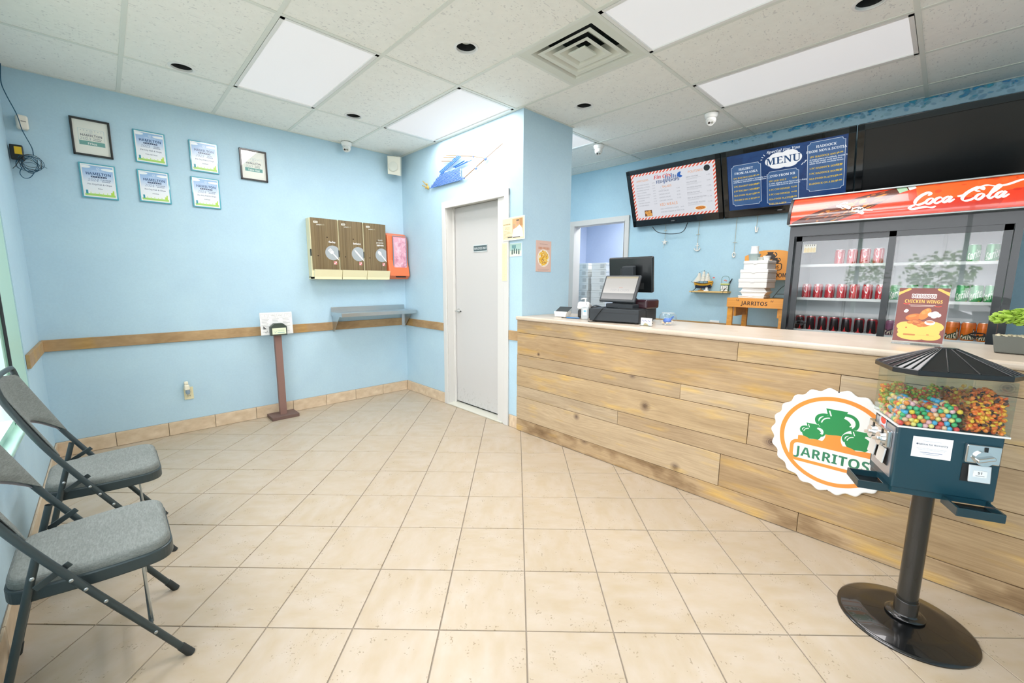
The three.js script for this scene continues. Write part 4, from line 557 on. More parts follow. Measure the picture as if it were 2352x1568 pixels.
// ---------------------------------------------------------------- notices around the door
{
  const em = canvasTex(512, 160, (g) => { g.fillStyle = '#c9d2d2'; g.fillRect(0, 0, 512, 160); g.fillStyle = '#4c5f62'; g.fillRect(10, 18, 492, 124); txt(g, 'EMPLOYEES ONLY', 256, 82, 68, '#e9eeee', { sx: 0.83 }); });
  const s = sheet('door_sign', 0.215, 0.07, 0.004, em, M.steel, scene, [1.35, 1.708, -0.0915], 0, 0.4); s.name = 'door_sign'; tag(s, 'dark EMPLOYEES ONLY sign on the white door', 'sign');
  const pair = canvasTex(512, 360, (g, w, h) => {
    g.fillStyle = '#ecdcb4'; g.fillRect(0, 0, w, h); g.fillStyle = '#cfa878'; g.fillRect(240, 30, 230, 250); g.fillStyle = '#b98a5a'; g.fillRect(400, 30, 70, 120);
    g.fillStyle = '#e3e6e4'; g.beginPath(); g.moveTo(230, 320); g.lineTo(260, 190); g.lineTo(330, 170); g.lineTo(400, 130); g.lineTo(460, 190); g.lineTo(480, 320); g.fill(); g.fillStyle = '#c99a7a'; g.beginPath(); g.ellipse(275, 150, 26, 34, 0, 0, 7); g.fill(); g.beginPath(); g.ellipse(360, 90, 30, 40, 0, 0, 7); g.fill(); g.fillStyle = '#6e5a44'; g.fillRect(330, 48, 62, 22); g.fillStyle = '#b9a382'; g.fillRect(250, 112, 52, 18);
    g.fillStyle = '#9a7a4c'; for (let i = 0; i < 14; i++) g.fillRect(28 + i * 12, 96, 8, 16); txt(g, '2022', 125, 165, 50, '#b08a4e'); g.fillStyle = '#b99a66'; for (let i = 0; i < 6; i++) g.fillRect(40, 205 + i * 20, 120 + (i % 3) * 30, 5); g.fillStyle = '#5d564c'; g.fillRect(130, 300, 110, 18); g.fillRect(250, 310, 160, 14);
    g.strokeStyle = '#f1eee4'; g.lineWidth = 16; g.strokeRect(4, 4, w - 8, h - 8);
  });
  const a = sheet('award_poster', 0.288, 0.2, 0.002, pair, M.white, scene, [1.942, 1.842, 0.0205], 0, 0.45); a.name = 'award_poster'; a.rotation.z = 0.02; tag(a, 'cream 2022 poster of two people in white on the door casing', 'poster');
  const ph = canvasTex(320, 230, (g, w, h) => { g.fillStyle = '#a9c9c0'; g.fillRect(0, 0, w, h); g.fillStyle = '#d9e2cf'; g.fillRect(0, 130, w, 100); g.fillStyle = '#6f9a9a'; g.fillRect(60, 30, 110, 60); for (const [x, y] of [[70, 120], [130, 105], [190, 112], [250, 120]]) { g.fillStyle = '#4f5f5c'; g.beginPath(); g.ellipse(x, y, 16, 18, 0, 0, 7); g.fill(); g.fillRect(x - 18, y + 14, 36, 60); } g.strokeStyle = '#e2e6dc'; g.lineWidth = 12; g.strokeRect(0, 0, w, h); });
  const p = sheet('small_photograph', 0.15, 0.115, 0.002, ph, M.white, scene, [1.955, 1.658, 0.0015], 0, 0.4); p.name = 'small_photograph'; tag(p, 'small faded greenish group photograph beside the door', 'photograph');
  const le = canvasTex(128, 640, (g, w, h) => { g.fillStyle = '#ece4b8'; g.fillRect(0, 0, w, h); g.fillStyle = '#b9b088'; for (let i = 0; i < 44; i++) g.fillRect(10, 20 + i * 14, 60 + ((i * 37) % 46), 3); });
  const l = sheet('typed_letter', 0.062, 0.34, 0.002, le, M.cream, scene, [1.829, 1.552, 0.0195], 0, 0.6); l.name = 'typed_letter'; tag(l, 'narrow yellowed typed letter taped to the door casing', 'letter');
  const fr = canvasTex(384, 512, (g, w, h) => { g.fillStyle = '#d9b9ab'; g.fillRect(0, 0, w, h); let s = 21; const R = () => { s = (s * 16807) % 2147483647; return s / 2147483647; }; g.fillStyle = '#a8867a'; for (let i = 0; i < 15; i++) g.fillRect(95 + i * 13, 50, 8, 12); g.fillStyle = '#c98f6c'; for (let i = 0; i < 9; i++) g.fillRect(64 + i * 30 + (i > 2 ? 8 : 0), 104, 22, 40); g.fillStyle = '#efe6d8'; g.beginPath(); g.ellipse(192, 285, 150, 145, 0, 0, 7); g.fill(); for (let i = 0; i < 190; i++) { g.save(); const a2 = R() * 6.28, q = Math.sqrt(R()) * 118; g.translate(192 + q * Math.cos(a2), 282 + q * Math.sin(a2)); g.rotate(R() * 3.1); g.fillStyle = ['#e3a81e', '#f0c23a', '#d48e16', '#f3cf58'][Math.floor(R() * 4)]; g.fillRect(-24, -5, 48, 10); g.restore(); } g.fillStyle = '#7c4a22'; for (let i = 0; i < 16; i++) g.fillRect(150 + R() * 90, 290 + R() * 70, 9, 9); g.fillStyle = '#b09488'; g.fillRect(40, 470, 300, 5); g.fillRect(60, 485, 250, 5); });
  const f = sheet('fries_poster', 0.212, 0.282, 0.002, fr, M.white, scene, [2.0425, 1.61, -0.277], Math.PI / 2, 0.35); f.name = 'fries_poster'; tag(f, 'pale pink poster of a bowl of golden fries on the wall corner', 'poster');
}
// ---------------------------------------------------------------- shell fish ornament above the door
{
  const t = thing('fish_ornament', 'blue shell and twig fish ornament on the wall above the door', 'ornament', [0.52, 2.39, 0.016]);
  const tw = mat('#a5805c', 0.7), bl = mat('#3f74c0', 0.35), pale = mat('#cfd8ea', 0.5);
  const P = (x, y) => [x - 0.52, y - 2.39];
  const body = [P(0.63, 2.378), P(0.95, 2.375), P(1.20, 2.375), P(1.245, 2.385), P(1.185, 2.415), P(1.185, 2.492), P(0.86, 2.505)];
  part('back_board', extr(body, 0.004).translate(0, 0, 0.002), pale, t);
  const inside = (x, y) => { let c = false; for (let i = 0, j = body.length - 1; i < body.length; j = i++) { const a = body[i], b = body[j]; if ((a[1] > y) !== (b[1] > y) && x < (b[0] - a[0]) * (y - a[1]) / (b[1] - a[1]) + a[0]) c = !c; } return c; };
  const sc = []; for (let i = 0; i < 40; i++) for (let j = 0; j < 18; j++) { const x = 0.1 + i * 0.021 + (j % 2) * 0.0105, y = -0.012 + j * 0.0125; if (inside(x, y)) sc.push(sph(0.0098, x, y, 0.009, 0.72, 0.72, 0.5, 8)); }
  for (let i = 0; i < 20; i++) for (let j = 0; j < 3; j++) { const k = i / 19; sc.push(sph(0.010, 0.33 + 0.32 * k + (j - 1) * 0.02, 0.115 + 0.10 * k - (j - 1) * 0.010, 0.009, 0.8, 0.8, 0.5, 8)); }
  const fs = part('shell_scales', sc, bl, t, 'rows of small blue shell scales'); fs.userData.kind = 'stuff';
  const fl = (x, y) => [...P(x, y), 0.008];
  part('twig_frame', [rod(fl(0.951, 2.657), fl(1.17, 2.61), 0.0056, 6), rod(fl(0.905, 2.641), fl(1.12, 2.60), 0.0056, 6), rod(fl(0.869, 2.616), fl(1.06, 2.58), 0.0056, 6), rod(fl(1.18, 2.605), fl(1.394, 2.56), 0.0055, 6), rod(fl(1.394, 2.56), fl(1.571, 2.505), 0.0042, 6), rod(fl(1.245, 2.385), fl(1.571, 2.505), 0.0045, 6), rod(fl(1.571, 2.505), fl(1.805, 2.586), 0.0031, 6)], tw, t);
  part('tail_shells', [sph(0.018, ...fl(1.571, 2.505), 1, 1, 0.5), sph(0.014, ...fl(1.432, 2.444), 1, 1, 0.5), sph(0.012, ...fl(1.394, 2.56), 1, 1, 0.5), sph(0.014, ...fl(1.245, 2.387), 1, 1, 0.5)], mat('#6b86c9', 0.4), t);
  part('fin_strands', [rod(fl(1.093, 2.511), fl(1.30, 2.53), 0.005, 6), rod(fl(1.07, 2.52), fl(1.25, 2.545), 0.007, 6), rod(fl(1.1, 2.505), fl(1.364, 2.53), 0.003, 6)], bl, t);
  part('head_knot', [sph(0.02, ...fl(0.60, 2.39), 0.7, 1.1, 0.6), rod(fl(0.6, 2.40), fl(0.50, 2.473), 0.005, 6), rod(fl(0.59, 2.39), fl(0.485, 2.43), 0.005, 6), sph(0.013, ...fl(0.578, 2.427), 1, 1, 0.6), sph(0.013, ...fl(0.56, 2.395), 1, 1, 0.6)], mat('#b99c4e', 0.6), t, 'tan twig head');
}
// ---------------------------------------------------------------- menu screens on the service wall
{
  const W = 1.04, Hh = 0.645, tilt = 0.365;
  const screenMenu1 = canvasTex(1024, 600, (g, w, h) => {
    g.fillStyle = '#dfe0e6'; g.fillRect(0, 0, w, h);
    g.save(); g.beginPath(); g.rect(0, 0, w, h); g.rect(30, 30, w - 60, h - 60); g.clip('evenodd'); g.fillStyle = '#f4ece8'; g.fillRect(0, 0, w, h); g.fillStyle = '#e2553c'; for (let i = -700; i < w + 700; i += 44) { g.beginPath(); g.moveTo(i, 0); g.lineTo(i + 22, 0); g.lineTo(i + 22 - h, h); g.lineTo(i - h, h); g.fill(); } g.restore();
    const O = '#e8975a', K = '#a4a5ac';
    txt(g, 'APPETIZERS', 150, 92, 30, O); ['DEEP FRIED PICKLES', 'MOZZARELLA STICKS', 'JALAPENO POPPERS', 'MAC & CHEESE', 'BROCCOLI & CHEESE', 'FISHERMAN CHIPS', 'CALAMARI', 'CHICKEN FINGERS', 'CHICKEN WINGS'].forEach((s, i) => { txt(g, s, 60, 145 + i * 33, 19, K, { align: 'left' }); txt(g, ['6.99', '8.99', '8.99', '8.99', '8.99', '8.99', '9.99', '12.99', '13.99'][i], 290, 140 + i * 33, 17, K); });
    txt(g, 'Fin City', 410, 78, 58, '#d8362c', { font: 'serif', style: 'italic bold' }); txt(g, 'FISH & CHIPS', 470, 138, 52, '#3b5fa8', { style: 'bold', stroke: '#e9eaf0', lw: 5, sx: 0.9 });
    g.fillStyle = '#7f8fb4'; for (let i = 0; i < 9; i++) g.fillRect(420 + i * 24, 110 - ((i * 37) % 50), 16, 60); g.fillStyle = '#2f62b5'; g.beginPath(); g.arc(625, 95, 34, 0.6, 5.2); g.lineTo(625, 95); g.fill(); txt(g, 'FISH & CHIPS', 470, 140, 50, '#3f4f78', { style: 'bold', stroke: '#e9eaf0', lw: 6, sx: 0.9 });
    txt(g, 'SALADS', 455, 205, 34, O); ['GREEK SALAD', 'CAESAR SALAD', 'GARDEN SALAD', 'CHICKEN CAESAR'].forEach((s, i) => { txt(g, s, 345, 255 + i * 40, 21, K, { align: 'left' }); txt(g, ['8.99', '8.99', '8.99', '11.99'][i], 590, 245 + i * 40, 20, K); });
    txt(g, 'KID MEALS', 455, 425, 46, O); ['KIDS HADDOCK & CHIPS', 'CHICKEN FINGERS & FRIES'].forEach((s, i) => { txt(g, s, 345, 480 + i * 40, 21, K, { align: 'left' }); txt(g, ['8.99', '7.99'][i], 620, 480 + i * 40, 20, K); });
    txt(g, 'POUTINES', 800, 85, 36, O); ['GRAVY POUTINE', 'FISH POUTINE', 'SEA FOOD POUTINE', 'BACON POUTINE', 'MEAT & BACON POUTINE', 'PULLED PORK POUTINE'].forEach((s, i) => { txt(g, s, 690, 140 + i * 62, 19, '#8d8e96', { align: 'left' }); g.fillStyle = '#c3c4ca'; g.fillRect(690, 156 + i * 62, 170, 4); g.fillRect(690, 166 + i * 62, 130, 4); txt(g, ['6.99', '9.99', '11.99', '11.99', '11.99', '11.99'][i], 940, 148 + i * 62, 20, K); });
    g.strokeStyle = '#c3c4ca'; g.lineWidth = 3; g.beginPath(); g.arc(405, 215, 28, 0, 7); g.stroke();
    g.fillStyle = '#7a4a22'; g.fillRect(130, 475, 100, 80); g.fillStyle = '#e0a04e'; for (const [x, y] of [[155, 505], [195, 500], [175, 535], [210, 535]]) { g.beginPath(); g.arc(x, y, 20, 0, 7); g.fill(); }
    g.fillStyle = '#efe7da'; g.beginPath(); g.ellipse(830, 525, 75, 32, 0, 0, 7); g.fill(); g.fillStyle = '#d98a34'; g.beginPath(); g.ellipse(830, 522, 58, 22, 0, 0, 7); g.fill(); g.fillStyle = '#a33a1e'; for (let i = 0; i < 8; i++) g.fillRect(785 + i * 11, 512 + (i % 3) * 7, 7, 7);
    g.fillStyle = '#1d2024'; g.beginPath(); g.arc(930, 72, 34, 0, 7); g.fill();
  });
  const screenMenu2 = canvasTex(1024, 600, (g, w, h) => {
    g.fillStyle = '#11356a'; g.fillRect(0, 0, w, h); let s = 8; const R = () => { s = (s * 16807) % 2147483647; return s / 2147483647; };
    for (let i = 0; i < 60; i++) { g.fillStyle = `rgba(${R() > 0.5 ? '28,80,140' : '8,36,84'},0.16)`; g.beginPath(); g.ellipse(R() * w, R() * h, 60 + R() * 120, 20 + R() * 50, R() * 3, 0, 7); g.fill(); }
    const box = (x, y, ww, hh, title, items, first) => {
      g.fillStyle = 'rgba(92,128,170,0.55)'; g.strokeStyle = '#cfd8e4'; g.lineWidth = 4; const r = 22; g.beginPath(); g.moveTo(x + r, y); g.lineTo(x + ww - r, y); g.arc(x + ww, y, r, Math.PI, Math.PI / 2, true); g.lineTo(x + ww, y + hh - r); g.arc(x + ww, y + hh, r, -Math.PI / 2, Math.PI, true); g.lineTo(x + r, y + hh); g.arc(x, y + hh, r, 0, -Math.PI / 2, true); g.lineTo(x, y + r); g.arc(x, y, r, Math.PI / 2, 0, true); g.fill(); g.stroke();
      title.forEach((tt, i) => txt(g, tt, x + ww / 2, y + 46 + i * 40, 32, '#eef1f4', { font: 'serif', style: 'bold', sx: 0.92 })); let yy = y + 46 + title.length * 40 + 12;
      items.forEach(([a, b, d]) => { txt(g, a, x + 16, yy, 23, '#f0c52e', { align: 'left', font: 'serif', style: 'bold', sx: 0.9 }); txt(g, b, x + ww - 14, yy - 6, 20, '#f0c52e', { align: 'right', style: 'bold' }); if (d) { d.forEach((q, i) => txt(g, q, x + 16, yy + 26 + i * 19, 17, '#e3e8ee', { align: 'left', style: 'bold' })); yy += 20 * d.length; } yy += 50; });
    };
    box(40, 110, 280, 440, ['HALIBUT', 'FROM ALASKA'], [['1PC HALIBUT ONLY', '13.99', ['A single piece of halibut, known for its firm,', 'mild flavor and mouth-watering white flesh']], ['1 PC HALIBUT DINNER', '18.99'], ['2 PC HALIBUT DINNER', '29.99'], ['SEA-FOOD PLATTER', '22.99'], ['HALIBUT ON A BUN', '15.99']]);
    box(375, 235, 275, 345, ['COD FROM NB'], [['1PC COD ONLY', '8.99', ['A mild, slightly sweet flavor with a flaky', 'texture that melts in your mouth']], ['1 PC COD DINNER', '13.99'], ['2 PC COD DINNER', '19.99'], ['SEA-FOOD PLATTER', '19.99'], ['COD ON A BUN', '13.99']]);
    box(720, 20, 285, 470, ['HADDOCK', 'FROM NOVA SCOTIA'], [['1PC HADDOCK ONLY', '8.99', ['A single piece of haddock, known for', 'its mildly sweet taste and firm', 'white flesh with medium flakes']], ['1 PC HADDOCK DINNER', '13.99'], ['2 PC HADDOCK DINNER', '19.99'], ['SEA-FOOD PLATTER', '18.99'], ['HADDOCK ON A BUN', '13.99']]);
    g.fillStyle = '#f2f4f6'; for (const [x, y, a, b] of [[515, 130, 150, 62], [420, 130, 60, 50], [610, 130, 66, 56], [470, 92, 70, 40], [570, 88, 74, 44], [480, 172, 80, 40], [570, 174, 70, 38]]) { g.beginPath(); g.ellipse(x, y, a, b, 0, 0, 7); g.fill(); }
    txt(g, 'MENU', 516, 132, 96, '#16406f', { font: 'serif', style: 'bold' }); txt(g, 'Special For You', 515, 36, 36, '#e9edf2', { font: 'serif', style: 'italic bold' });
    g.strokeStyle = '#eef1f4'; g.lineWidth = 7; for (const [x, y, a] of [[345, 80, 0], [335, 98, -0.5], [360, 66, 0.5], [690, 195, 3.1], [672, 212, 2.6], [700, 178, 3.5]]) { g.beginPath(); g.moveTo(x, y); g.lineTo(x - 16 * Math.cos(a), y - 18 * Math.sin(a) - 8); g.stroke(); }
  });
  const tv = (cx, label, tex, brand, glow) => {
    const t = thing('menu_screen', label, 'television', [cx, 2.338, -1.915], 0, 'wall televisions above the counter'); t.rotation.x = tilt;
    part('bezel', [rb(W, Hh, 0.05, 0.008, 0, 0, -0.03), rb(W, 0.075, 0.012, 0.004, 0, -Hh / 2 + 0.038, 0.0), rb(W, 0.05, 0.012, 0.004, 0, Hh / 2 - 0.025, 0.0), rb(0.05, Hh, 0.012, 0.004, -W / 2 + 0.025, 0, 0), rb(0.05, Hh, 0.012, 0.004, W / 2 - 0.025, 0, 0)], M.blackGloss, t);
    const sm = tex ? new THREE.MeshPhysicalMaterial({ color: '#15181a', roughness: 0.25, emissive: new THREE.Color(1, 1, 1), emissiveMap: tex, emissiveIntensity: glow }) : mat('#06080a', 0.3, { clearcoat: 0.15 });
    part('screen', new THREE.BoxGeometry(W - 0.098, Hh - 0.122, 0.004).translate(0, 0.012, -0.0035), tex ? [M.black, M.black, M.black, M.black, sm, M.black] : sm, t, tex ? 'lit menu display' : 'dark unlit display');
    if (brand) sheet('maker_name', 0.09, 0.02, 0.0008, canvasTex(256, 56, (g) => { g.fillStyle = '#0e1012'; g.fillRect(0, 0, 256, 56); txt(g, 'DYNEX', 128, 28, 34, '#b9bdbf', { style: 'bold' }); }), M.black, t, [-0.02, -Hh / 2 + 0.035, 0.0066], 0, 0.3);
    part('wall_mount', [rb(0.3, 0.3, 0.03, 0.004, 0, 0, -0.07), rb(0.24, 0.03, 0.14, 0.004, 0, -0.1, -0.1)], M.blackMatte, t);
  };
  tv(2.462, 'wall television showing the red and white bordered menu', screenMenu1, true, 0.78);
  tv(3.512, 'wall television showing the dark blue MENU board', screenMenu2, true, 0.8);
  tv(4.560, 'wall television with a black unlit screen above the fridge', null, false, 0);
  obj('screen_cable', tube([[2.2, 2.02, -2.0], [2.26, 1.955, -2.03], [2.42, 1.925, -2.04], [2.55, 1.94, -2.04], [2.62, 2.03, -2.0]], 0.004, 40, 6), M.black, 'thin black cable drooping below the red bordered menu television', 'cable');
  // nautical charms on cords
  const cord = mat('#b9b49c', 0.8), wh = mat('#e6e4dc', 0.5);
  const charm = (label, x, y0, y1, build) => { const t = thing('hanging_charm', label, 'ornament', [x, y1, -2.085], 0, 'little charms hanging under the screens'); part('cord', tube([[0, y0 - y1, -0.008], [0.002, (y0 - y1) * 0.5, 0], [0, 0, 0]], 0.0022, 16, 5), cord, t); part('bow', [rod([-0.02, 0.1, 0], [0.02, 0.105, 0], 0.003, 5)], cord, t); build(t); };
  charm('small white star charm hanging on a cord below the screens', 2.322, 2.05, 1.87, (t) => { const s = []; for (let i = 0; i < 10; i++) { const a = Math.PI / 2 + i * Math.PI / 5, r = i % 2 ? 0.014 : 0.036; s.push([r * Math.cos(a), r * Math.sin(a) - 0.03]); } part('star', extr(s, 0.006, 0.002).translate(0, 0, -0.004), wh, t); part('tail_cord', rod([0, -0.06, 0], [-0.012, -0.1, 0], 0.002, 5), cord, t); });
  charm('small white anchor charm hanging on a cord below the screens', 2.705, 2.04, 1.80, (t) => { const a = new THREE.TorusGeometry(0.03, 0.006, 8, 16, Math.PI); a.rotateZ(Math.PI); a.translate(0, -0.045, 0); part('anchor', [rod([0, 0, 0], [0, -0.08, 0], 0.006, 8), rod([-0.018, -0.02, 0], [0.018, -0.02, 0], 0.004, 8), a, sph(0.008, 0, 0.002, 0)], wh, t); });
  charm('small white life ring charm hanging on a cord below the screens', 3.09, 2.04, 1.69, (t) => { part('ring', new THREE.TorusGeometry(0.018, 0.006, 8, 18).scale(0.75, 1.25, 1).translate(0, -0.025, 0), wh, t); });
  charm('small white paddle charm hanging on a short cord by the fridge', 3.283, 2.05, 1.94, (t) => { part('paddle', [rb(0.014, 0.06, 0.006, 0.003, -0.006, -0.03, 0, 0, 0, 0.12), rb(0.01, 0.05, 0.006, 0.003, 0.01, -0.035, 0, 0, 0, -0.15)], wh, t); });
}
// ---------------------------------------------------------------- wall shelf with model ship and calendar
{
  const t = thing('wall_shelf', 'narrow pale wooden wall shelf hung on black metal brackets', 'shelf', [2.89, 1.278, -2.04]);
  part('board', rb(0.40, 0.016, 0.11, 0.003, 0, 0, 0), M.shelfWood, t);
  part('bracket', [rod([0.155, 0.008, 0.05], [0.20, 0.14, -0.055], 0.0035, 6), rod([0.155, 0.008, -0.05], [0.20, 0.14, -0.055], 0.0035, 6), rod([0.155, -0.01, 0.052], [0.155, 0.012, 0.052], 0.004, 6)], M.black, t); part('bracket', [rod([-0.17, 0.0, 0.05], [-0.15, 0.06, -0.055], 0.0035, 6), rod([-0.17, -0.012, 0.052], [-0.17, 0.01, 0.052], 0.004, 6)], M.black, t);
  const s = thing('model_ship', 'three-masted model sailing ship with yellow and black hull on the shelf', 'model ship', [2.815, 1.287, -2.04]);
  const hull = (y0, y1, k, m, n) => { const g = new THREE.BoxGeometry(0.20, y1 - y0, 0.045, 16, 3, 4), p = g.attributes.position; for (let i = 0; i < p.count; i++) { const u = p.getX(i) / 0.1, v = (p.getY(i) + (y1 - y0) / 2) / (y1 - y0); const w = Math.pow(Math.max(0, 1 - Math.pow(Math.max(0, -u), 2.2)), 0.7) * (0.55 + 0.45 * v) * k; p.setXYZ(i, p.getX(i) * (0.92 + 0.08 * v) * k, p.getY(i) + (y0 + y1) / 2 + 0.016 * u * u * v, p.getZ(i) * w); } g.computeVertexNormals(); part(n, g, m, s); };
  hull(0.028, 0.055, 0.9, mat('#16233a', 0.5), 'lower_hull'); hull(0.055, 0.075, 1, mat('#d9a32c', 0.5), 'upper_hull'); hull(0.075, 0.082, 1.01, mat('#5e3f22', 0.5), 'deck_rail');
  part('stern_castle', [rb(0.045, 0.03, 0.036, 0.003, 0.078, 0.092, 0)], mat('#d9a32c', 0.5), s); part('stand', [rb(0.09, 0.008, 0.05, 0.002, 0, 0.004, 0), rb(0.008, 0.03, 0.02, 0.002, -0.02, 0.02, 0), rb(0.008, 0.03, 0.02, 0.002, 0.035, 0.02, 0)], mat('#a87b3c', 0.6), s);
  const sail = mat('#e6e2d3', 0.8, { side: THREE.DoubleSide });
  [[-0.045, 0.205], [0.002, 0.225], [0.045, 0.2]].forEach(([x, top]) => { part('mast', rod([x, 0.07, 0], [x, top, 0], 0.002, 6), mat('#5e4a30', 0.7), s); for (let q = 0; q < 4; q++) { const y = 0.105 + q * (top - 0.12) / 4, w = 0.05 - q * 0.007, g = new THREE.PlaneGeometry(w, (top - 0.12) / 4.3, 6, 4), p = g.attributes.position; for (let i = 0; i < p.count; i++) p.setZ(i, 0.012 * (1 - (p.getX(i) / (w / 2)) ** 2)); g.computeVertexNormals(); g.rotateY(0.5); g.translate(x, y + 0.012, 0.002); part('sail', g, sail, s); } });
  for (let i = 0; i < 3; i++) { const a = [[-0.115 + i * 0.012, 0.085 + i * 0.004, 0], [-0.05, 0.1 + i * 0.035, 0.003], [-0.055 + i * 0.004, 0.18 - i * 0.02, 0]], g = new THREE.BufferGeometry(); g.setAttribute('position', new THREE.Float32BufferAttribute(a.flat(), 3)); g.computeVertexNormals(); part('jib_sail', g, sail, s); }
  part('bowsprit', rod([-0.09, 0.08, 0], [-0.135, 0.1, 0], 0.002, 6), mat('#5e4a30', 0.7), s); part('rigging', [rod([-0.13, 0.1, 0], [-0.045, 0.2, 0], 0.0006, 4), rod([-0.045, 0.2, 0], [0.0, 0.22, 0], 0.0006, 4), rod([0.0, 0.22, 0], [0.045, 0.195, 0], 0.0006, 4), rod([0.045, 0.195, 0], [0.1, 0.1, 0], 0.0006, 4), rod([0.0, 0.22, 0.0], [0.03, 0.08, 0.02], 0.0006, 4)], M.blackMatte, s); part('flag', bx(0.02, 0.012, 0.001, 0.108, 0.142, 0), mat('#d96a62', 0.7), s, 'tiny red flag');
  const b = thing('lighthouse_figurine', 'tiny white house figurine in front of the model ship', 'figurine', [2.866, 1.287, -2.005]);
  part('walls', [rb(0.02, 0.035, 0.02, 0.002, 0.004, 0.0175, 0), rb(0.045, 0.012, 0.026, 0.002, 0, 0.006, 0)], M.white, b); part('roof', [cyl(0.0, 0.018, 0.012, 0.004, 0.041, 0, 0, 0, 0, 4)], mat('#8d8f86', 0.6), b);
  const c = thing('desk_calendar', 'small perpetual calendar block reading 22 under a wire arch', 'calendar', [3.046, 1.287, -2.03]);
  const gr = mat('#5f7a62', 0.6); part('case', rb(0.078, 0.068, 0.03, 0.003, 0, 0.034, 0), gr, c); part('top_strip', rb(0.084, 0.014, 0.034, 0.003, 0, 0.075, 0), mat('#cdd07a', 0.6), c);
  [-0.018, 0.018].forEach((x) => sheet('number_block', 0.032, 0.038, 0.004, canvasTex(64, 76, (g) => { g.fillStyle = '#f0efe8'; g.fillRect(0, 0, 64, 76); txt(g, '2', 32, 40, 62, '#3a4444', { style: 'bold' }); }), M.white, c, [x, 0.04, 0.016])); part('month_strip', rb(0.066, 0.012, 0.004, 0.001, 0, 0.01, 0.015), M.white, c);
  part('wire_arch', [tube([[-0.036, 0.08, 0], [-0.036, 0.13, 0], [-0.026, 0.152, 0], [0, 0.16, 0], [0.026, 0.152, 0], [0.036, 0.13, 0], [0.036, 0.08, 0]], 0.002, 30, 6)], gr, c); part('charms', [sph(0.008, -0.006, 0.115, 0), sph(0.007, 0.01, 0.11, 0)], mat('#d98a80', 0.5), c);
  obj('wall_plate', rb(0.1, 0.022, 0.012, 0.003, 2.945, 0.955, -2.093), M.whiteGloss, 'small white cable plate low on the service wall', 'wall plate');
}
